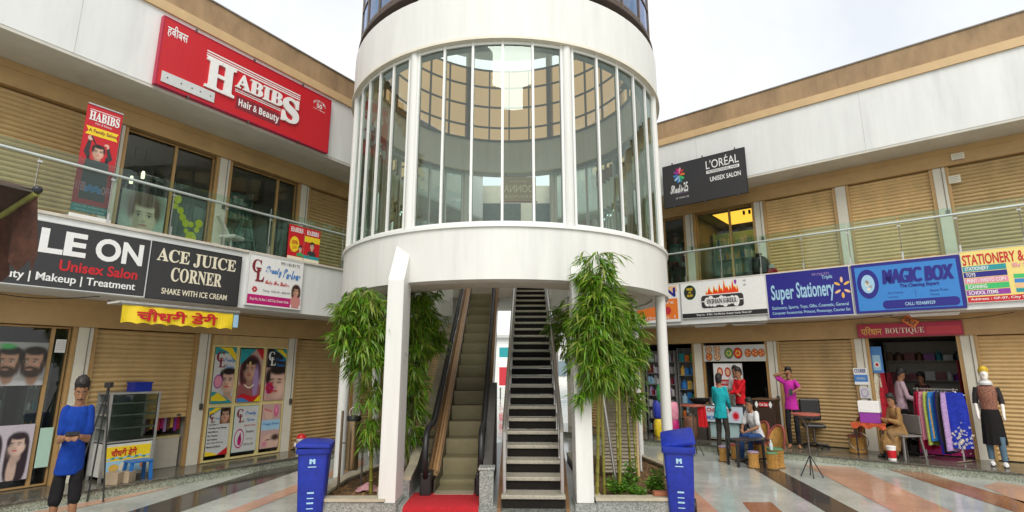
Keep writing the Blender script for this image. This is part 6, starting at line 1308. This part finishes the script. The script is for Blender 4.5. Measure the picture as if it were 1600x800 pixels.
MB().tube([(-.06+.17*math.cos(a*.26), -.1, .27+.17*math.sin(a*.26)) for a in range(24)], .008, 6, close=True).build('treadle_wheel', dsteel, sw, True)
b = MB(); vs = []
for i in range(13):
    for j in range(6): vs.append((-.14+.58*i/12, -.215-.02*math.sin(i*1.9)*j/5, .635-(.09+.03*math.sin(i*1.3))*j/5))
b.add(vs, [(i*6+j, i*6+j+1, i*6+7+j, i*6+6+j) for i in range(12) for j in range(5)]); tag(b.build('table_cloth', cloth('orange', (.55, .10, .04), var=.5), smooth=True), 'orange red cloth hanging over the edge of the sewing table', 'cloth'); bpy.data.objects['table_cloth'].location = WR.p(-2.0, .72, .15); bpy.data.objects['table_cloth'].rotation_euler = (0, 0, WR.rz)
bx = thing('storage_box', 'white and purple box standing on the sewing table', 'box', WR.p(-1.98, .75, .782), WR.rz); MB().box(0, -.14, 0, .34, .14, .20).build('lower_half', ink('purple'), bx, bevel=.006); MB().box(-.01, -.15, .203, .35, .15, .42).build('upper_half', ink('white'), bx, bevel=.006)
pc = thing('plastic_chair', 'grey plastic chair the tailor sits on', 'chair', WR.p(-1.32, .60, .15), R(-84)); pg = mat('grey_plastic', (.20, .19, .18), .5)
MB().box(-.22, -.22, .40, .22, .20, .43).build('seat', pg, pc, bevel=.01); MB().box(-.20, .19, .44, .20, .22, .80).build('backrest', pg, pc, bevel=.01)
for x in (-.19, .19):
    for y in (-.19, .17): MB().bar((x, y, .40), (x*1.15, y*1.2, 0), .03).build('leg', pg, pc)
bk = thing('paint_bucket', 'white and red paint bucket on the walkway by the tailor', 'bucket', WR.p(-1.50, 1.12, .15)); MB().lathe([(0, 0), (.066, 0), (.078, .23), (.072, .23), (0, .225)], n=24).build('body', ink('white'), bk, True); MB().lathe([(.0695, .04), (.0775, .18)], n=24, cap=False).build('label_band', ink('red'), bk, True)
MB().lathe([(0, .232), (.084, .232), (.084, .25), (.07, .257), (0, .257)], n=24).build('lid', ink('white'), bk, True)
# mannequin
mq = thing('mannequin', 'mannequin with yellow headscarf, patterned top and long black skirt', 'mannequin', WR.p(.02, .62, .15), R(-38)); mw = mat('mannequin_white', (.80, .76, .70), .3, var=.03)
b = MB(); b.tube([(0, 0, 1.36), (0, 0, 1.52)], [.05, .042], 14); b.loft([[Vector((rx*math.cos(a*.393), oy+ry*math.sin(a*.393), z)) for a in range(16)] for z, rx, ry, oy in ((1.485, .03, .04, -.04), (1.52, .055, .07, -.02), (1.59, .068, .088, 0), (1.66, .065, .085, .01), (1.71, .03, .05, .01))]); b.ball((0, -.093, 1.585), (.012, .018, .022), 8, 6)
for s in (-1, 1): b.tube([(s*.14, 0, 1.34), (s*.185, .03, 1.10), (s*.175, -.05, .86)], [.04, .034, .025], 10); b.ball((s*.175, -.06, .82), (.025, .035, .05), 10, 8)
solid(b, .012, 'body', mw, mq, smooth=2)
MB().loft([[Vector((rx*math.cos(a*.2618), ry*math.sin(a*.2618), z)) for a in range(24)] for z, rx, ry in ((.92, .130, .105), (1.0, .115, .09), (1.12, .128, .105), (1.26, .145, .11), (1.36, .135, .085), (1.41, .06, .055))]).build('top', mat('patterned_fabric', (.26, .11, .07), .8, var=.8, scale=45), mq, True)
for s in (-1, 1): MB().tube([(s*.135, 0, 1.345), (s*.165, .02, 1.22), (s*.185, .03, 1.06)], [.05, .048, .042], 12).build('sleeve', mat('black_lace', (.02, .018, .02), .8), mq, True)
MB().loft([[Vector((rx*math.cos(a*.1745)*(1+.06*math.sin(a*2.0)*f), ry*math.sin(a*.1745)*(1+.06*math.sin(a*2.0)*f), z)) for a in range(36)] for z, rx, ry, f in ((.36, .17, .15, 1), (.65, .155, .135, .8), (.85, .145, .12, .3), (.97, .125, .10, 0))]).build('skirt', cloth('black', (.014, .012, .013)), mq, True)
for s, y in ((-1, 0.02), (1, -.08)):
    MB().tube([(s*.08, y, .50), (s*.085, y-.02, .10)], [.06, .042], 12).build('trouser_leg', cloth('denim', (.10, .17, .23)), mq, True)
    MB().loft([[Vector((s*.085+rx*math.cos(a*.524), y-.02+d, max(0, .035+rz_*math.sin(a*.524)))) for a in range(12)] for d, rx, rz_ in ((.05, .03, .045), (-.02, .042, .05), (-.12, .042, .03), (-.19, .02, .018))]).build('shoe', ink('white'), mq, True)
MB().lathe([(.068, 1.395), (.10, 1.40), (.105, 1.43), (.08, 1.47), (.055, 1.49)], n=18).build('neck_scarf', ink('silver'), mq, True)
MB().loft([[Vector((rx*math.cos(a*.393), oy+ry*math.sin(a*.393), z)) for a in range(16)] for z, rx, ry, oy in ((1.58, .073, .06, .045), (1.63, .078, .09, .014), (1.68, .074, .095, .01), (1.735, .04, .06, .012))]).build('headscarf', mat('yellow_scarf', (.62, .42, .03), .7, var=.3, scale=20), mq, True)
# ---- left walkway
dc = thing('display_case', 'glass display case with steel shelves and yellow dairy banner below', 'display case', WL.p(4.12, .38, .15), WL.rz); stl = mat('worn_steel', (.50, .50, .48), .35, metal=.6, var=.2, scale=10)
for x in (0, .70):
    for y in (0, .42): MB().box(x-.018, y-.018, 0, x+.018, y+.018, 1.29).build('post', stl, dc)
MB().box(.02, .0, .06, .68, .42, .54).build('base_cabinet', mat('white_sheet', (.60, .60, .57), .45, var=.1, stain=.3), dc); MB().box(-.02, -.02, 1.292, .72, .45, 1.32).build('top', stl, dc)
for z in (.56, .76, .96, 1.14): MB().box(.02, -.008, z, .68, .41, z+.025).build('shelf', stl, dc)
MB().quad((.02, -.014, .59), (.68, -.014, .59), (.68, -.014, 1.28), (.02, -.014, 1.28)).build('front_glass', glass('case_glass', (.62, .72, .66), ior=1.5), dc)
MB().box(.02, .405, .585, .68, .415, 1.29).build('back_panel', mat('case_back', (.20, .22, .20), .6), dc)
MB().box(.04, -.012, .10, .66, -.001, .50).build('banner', ink('yellow'), dc); S = Sign.__new__(Sign); S.t = dc; S.u0 = 0; S.z0 = 0; S.mb = {}
S.text('चौधरी डेरी', .10, .355, .46, .475, 'red', .03)
for i in range(11): S.ell(.08+.055*i, .32+.01*(i % 3), .03, .016, 'teal' if i % 2 else 'lightblue', 1, n=10)
S.rect(.05, .11, .65, .29, 'lightblue', 1); S.ell(.16, .19, .07, .055, 'gold', 2); S.ell(.28, .19, .05, .07, 'cream', 2); S.ell(.58, .20, .05, .06, 'orange', 2); onf(S, -.013)
def crate(label, loc, rz, w, d, h, m):
    p = thing('crate', label, 'crate', loc, rz); b = MB(); t_ = .012
    b.box(0, 0, 0, w, d, t_).box(0, 0, t_, w, t_, h).box(0, d-t_, t_, w, d, h).box(0, t_, t_, t_, d-t_, h).box(w-t_, t_, t_, w, d-t_, h); b.build('tray', m, p); r_ = MB(); r_.box(-.01, -.01, h, w+.01, .012, h+.02).box(-.01, d-.012, h, w+.01, d+.01, h+.02).box(-.01, .013, h, .012, d-.013, h+.02).box(w-.012, .013, h, w+.01, d-.013, h+.02); r_.build('rim', m, p); return p
crate('blue plastic crate on top of the glass display case', WL.p(4.48, .28, 1.472), WL.rz+.1, .27, .22, .13, binm)
so_ = thing('plastic_stool', 'blue plastic stool in front of the dairy display case', 'stool', WL.p(4.52, .62, .15), WL.rz); bl_ = mat('bright_blue_plastic', (.02, .14, .42), .4); MB().box(-.16, -.13, .27, .16, .13, .30).build('seat', bl_, so_, bevel=.01)
for x in (-.13, .13):
    for y in (-.10, .10): MB().bar((x, y, .27), (x*1.15, y*1.15, 0), .045, .03).build('leg', bl_, so_)
card = mat('cardboard', (.36, .28, .19), .85, var=.2, scale=9)
tag(MB().box(-.10, -.08, 0, .10, .08, .17).build('cardboard_box', card, bevel=.004), 'left grey cardboard box in front of the dairy case', 'box').location = WL.p(4.20, .66, .15)
tag(MB().box(-.08, -.08, 0, .08, .08, .16).build('cardboard_box', card, bevel=.004), 'right grey cardboard box beside the blue stool', 'box').location = WL.p(4.36, .68, .15)
tp = thing('tripod_stand', 'tall black tripod stand at the kerb behind the man in blue', 'tripod', (-6.02, 8.30, 0))
for x, y in ((.02, -.12), (.27, -.15), (-.12, -.28)): MB().tube([(x, y, 0), (x*.1, y*.1, 1.45)], .011, 8).ball((x, y, .015), .016, 8, 6).build('leg', black, tp, True)
MB().tube([(0, 0, 1.40), (0, 0, 1.56)], .018, 8).build('column', black, tp, True); MB().box(-.045, -.04, 1.562, .045, .04, 1.64).build('head', black, tp, bevel=.01)
sn = thing('snack_counter', 'cream counter with hanging snack packets behind the half open shutter', 'counter', WL.p(4.72, -.14, .15), WL.rz); MB().box(0, 0, 0, .78, .4, .50).build('body', crm, sn); MB().box(.0, .10, .95, .84, .12, .97).build('packet_bar', dsteel, sn); MB().box(-.01, -.01, .503, .79, .42, .53).build('top', yellowf, sn)
for i in range(14): MB().box(.02+.056*i, .07+.01*(i % 2), .60+.03*(i % 3), .068+.056*i, .095+.01*(i % 2), .93).build('packet', ink(['purple', 'lip', 'magenta', 'lilac', 'brown', 'gold'][i % 6]), sn)
cf = thing('figurine_bin', 'small white and red figure shaped bin by the parlour pilaster', 'bin', WL.p(7.66, .42, .15)); fw_ = mat('figurine_white', (.70, .66, .62), .35, var=.06)
MB().lathe([(0, 0), (.085, 0), (.095, .03), (.10, .12), (.085, .19), (0, .20)], n=20).build('body', fw_, cf, True); MB().ball((0, 0, .26), (.095, .09, .085), 18, 12).build('head', fw_, cf, True); MB().lathe([(.098, .285), (.092, .32), (.06, .36), (0, .375)], n=20).build('cap', ink('red'), cf, True)
MB().lathe([(.100, .10), (.103, .12), (.098, .14)], n=20, cap=False).build('red_band', ink('red'), cf, True)
for s in (-1, 1): MB().ball((s*.11, -.02, .15), (.03, .03, .05), 10, 8).build('arm', fw_, cf, True)
# ---- upper gallery, left
for i, (u, z, v) in enumerate(((4.42, 5.28, -.8), (4.60, 5.43, -.8))):
    pl_ = thing('pendant_lamp', ['lower lit pendant lamp in the upper salon', 'higher lit pendant lamp in the upper salon'][i], 'lamp', WL.p(u, v, z), 0, 'pendant lamps in the salon'); MB().lathe([(0, .08), (.022, .07), (.032, .02), (.03, -.07), (0, -.08)], n=14).build('shade', emit('lamp_glow', (1, .85, .6), 1.3), pl_, True); MB().tube([(0, 0, .10), (0, 0, 5.94-z)], .006, 6).build('cord', black, pl_)
S = Sign('window_decal', 'green and yellow leaf disc decal on the upper salon door glass', 'decal', WL, 4.84, 5.46, 4.10, 5.0, -.085, mat('decal_film', (.10, .13, .12), .3), None, th=.002); 
for i, (u, z, r) in enumerate(((4.93, 4.92, .07), (4.90, 4.78, .05), (5.0, 4.72, .06), (5.05, 4.6, .06), (5.12, 4.5, .065), (5.22, 4.5, .05), (5.36, 4.55, .07), (5.24, 4.25, .10), (5.33, 4.42, .05), (5.14, 4.36, .04))): S.ell(u, z, r, r*1.15, flat('olive', (.36, .42, .03)) and 'gold' if False else ['vividgreen', 'yellow'][0] if False else 'gold', 1)
INK['lime'] = (.42, .48, .03)
for k in list(S.mb):
    if k[1] == 'gold': S.mb[('graphic', 'lime')] = S.mb.pop(k)
S.done()
al = thing('step_ladder', 'pale teal A frame step ladder inside the upper salon', 'ladder', WL.p(6.45, -.35, 3.97), WL.rz); tq = mat('pale_teal_paint', (.30, .55, .48), .45)
for s in (-1, 1):
    for y in (-.12, .14): MB().bar((s*.28, y, 0), (s*.08, y*.2, .92), .045, .03).build('side_rail', tq, al)
for z in (.25, .5, .72): w_ = .28-.2*z/.92; MB().box(-w_, -.11*(1-z/.92)-.03, z, w_, -.11*(1-z/.92)+.05, z+.025).build('rung', tq, al)
MB().box(-.12, -.06, .925, .12, .06, .95).build('top', tq, al)
wb = thing('salon_chair', 'white salon wash chair behind the gallery railing', 'chair', WL.p(5.80, .30, 3.97), WL.rz+.4); MB().box(-.16, -.18, .30, .16, .16, .38).build('seat', fw_, wb, bevel=.03); MB().bar((-.2, .18, .75), (.10, .16, .42), .07, .05).build('backrest', fw_, wb); MB().tube([(0, 0, 0), (0, 0, .30)], .03, 10).build('column', steel, wb, True); MB().lathe([(0, 0), (.16, 0), (.15, .02), (0, .03)], n=20).build('foot', steel, wb, True)
# ---- upper salon, right
cv = thing('ceiling_light', 'warm yellow cove light in the ceiling of the upper right salon', 'light', WR.p(-5.0, -.30, 5.90), WR.rz); MB().box(0, 0, 0, 1.10, 1.35, .02).build('panel', emit('cove_glow', (1.0, .52, .06), .95), cv); MB().box(-.08, -.08, .004, 1.18, 1.43, .03).build('surround', roomw, cv)
for i in range(2): tag(MB().lathe([(0, 0), (.03, 0), (.03, -.10), (0, -.10)], n=12).build('spot_lamp', black), ['left black spot lamp under the yellow ceiling light', 'right black spot lamp under the yellow ceiling light'][i], 'lamp').location = WR.p(-4.2+.14*i, -.35, 5.88)
bg_ = thing('black_bag', 'bulging black bag on the gallery floor behind the railing', 'bag', WR.p(-3.72, .45, 3.972)); MB().ball((0, 0, .26), (.26, .18, .27), 16, 10).build('sack', mat('black_polythene', (.012, .012, .014), .3, var=.3, bump=.5, bscale=12), bg_, True); MB().lathe([(.05, .50), (.09, .56), (.03, .58)], n=10).build('knot', black, bg_, True)
tr = thing('toy_figure', 'small red and white toy standing on the slab edge by the black bag', 'toy', WR.p(-3.42, .55, 3.972)); MB().ball((0, 0, .09), (.12, .08, .09), 14, 8).build('body', ink('red'), tr, True); MB().ball((0, 0, .20), (.07, .06, .06), 12, 8).build('head', ink('white'), tr, True)
for u in (-5.15, -.8): pass
# ---- beyond the passage
bb = thing('far_building', 'pale building across the road seen through the passage', 'building', (0, 62, 0)); MB().box(-22, 0, 0, 22, 8, 5.2).build('wall', mat('far_wall', (.72, .72, .70), .7, var=.1, scale=.5), bb)
for i in range(8): MB().box(-20+5*i, -.12, 1.0, -17+5*i, -.002, 2.6).build('window', mat('far_window', (.20, .26, .30), .2), bb)
MB().box(-22, -.5, 5.2, 22, 8.2, 5.5).build('roof', mat('far_roof', (.5, .5, .48), .7), bb)
S = Sign('road_sign', 'red and teal hoarding standing beyond the passage', 'hoarding', WR, 0, .8, .7, 3.3, 0, 'white', 'silver', th=.06); S.rect(.06, .8, .74, 1.9, 'lip', 1); S.rect(.06, 2.5, .74, 3.1, 'teal', 1); t_ = S.done(); t_.location = (-.85, 34, .7); t_.rotation_euler = (0, 0, 0)
for x in (.1, .62): MB().box(x, .07, -.7, x+.08, .15, 2.5).build('post', dsteel, t_)
ds = thing('reflected_sign', 'added beige board with mirrored lettering, standing in for a reflection in the tower glass', 'sign', (.16, 12.55, 6.42)); MB().box(-.42, 0, -.62, .42, .02, 0).build('panel', mat('beige_board', (.46, .36, .24), .6, var=.1), ds); MB().box(-.45, -.004, -.65, .45, .018, -.622).build('frame', ink('maroon'), ds)  # board and hangers added to stand in for a sign reflected in the glass
S = Sign.__new__(Sign); S.t = ds; S.u0 = 0; S.z0 = 0; S.mb = {}; S.text('DONNA', .36, -.40, -.36, -.20, 'cream', .02); S.text('A BOUTIQUE', .34, -.55, -.34, -.46, 'cream', .01); S.text('exclusive', .2, -.14, -.2, -.07, 'cream'); onf(S, -.004)
for x in (-.3, .3): MB().tube([(x, .01, 0), (x, .01, .12)], .006, 6).build('hanger', dsteel, ds)
# strip lamps and loose cable under the right band
for i in range(3):
    f = thing('strip_lamp', ['slim white strip lamp under the left end of the restaurant signboard', 'slim white strip lamp under the right end of the restaurant signboard', 'slim white strip lamp under the blue cleaning signboard'][i], 'lamp', WR.p([-5.35, -4.42, -.95][i], .62, 2.865), WR.rz); MB().box(0, 0, 0, .78, .05, .03).build('batten', alu, f); MB().tube([(.02, .025, -.012), (.76, .025, -.012)], .011, 8).build('tube', ink('white'), f)
def cable(name, label, pts, r=.007): tag(MB().tube(pts, r, 6).build(name, black, smooth=True), label, 'cable')
def sag(F, u0, u1, v, z0, z1, s, n=14): return [F.p(u0+(u1-u0)*i/n, v, z0+(z1-z0)*i/n-s*math.sin(math.pi*i/n)) for i in range(n+1)]
cable('power_cable', 'black cable sagging under the restaurant and stationery signboards', sag(WR, -4.5, -1.2, .74, 2.90, 2.89, .07)); cable('power_cable', 'black cable sagging above the boutique signboard', sag(WR, -1.3, .6, .30, 2.88, 2.86, .09)); cable('power_cable', 'thin cable looping under the black salon signboard', sag(WL, 2.0, 3.6, .8, 2.88, 2.90, .10)); cable('power_cable', 'thin cable above the parlour door', sag(WL, 5.4, 7.5, .5, 2.88, 2.86, .06))
for F, spots, z, v in ((WL, (4.2, 5.3, 6.4), 7.615, 1.06), (WR, (-5.4, -4.7, -3.95), 7.06, .99)):
    for u in spots:
        pass

for i, (q, lab) in enumerate((((1487, 237, 1506, 251), 'small paper notice pasted on the tan lintel above the end shutter'), ((1483, 271, 1500, 286), 'small paper notice pasted on the top of the upper end shutter'))):
    (ua, za), (ub, zb) = WR.px(q[0], q[3], .1), WR.px(q[2], q[1], .1)
    S = Sign('paper_notice', lab, 'notice', WR, ua, ub, za, zb, .10 if i == 0 else .03, 'cream', None, th=.003)
    for j in range(4): S.rect(ua+.02, zb-.035-.035*j, ub-.02-.02*(j % 2), zb-.025-.035*j, 'grey')
    S.done()

mp = thing('phone', 'dark phone in the lowered hand of the man in magenta', 'phone', WR.p(-3.30, .55, .15)+Matrix.Rotation(R(-32), 3, 'Z') @ Vector((.04, -.285, 1.185)), R(-32)); MB().box(-.035, -.012, -.07, .035, 0, .07).build('case', black, mp, bevel=.003); MB().quad((-.03, -.0135, -.062), (.03, -.0135, -.062), (.03, -.0135, .062), (-.03, -.0135, .062)).build('screen', mat('phone_screen', (.02,.025,.03), .1, var=0), mp)
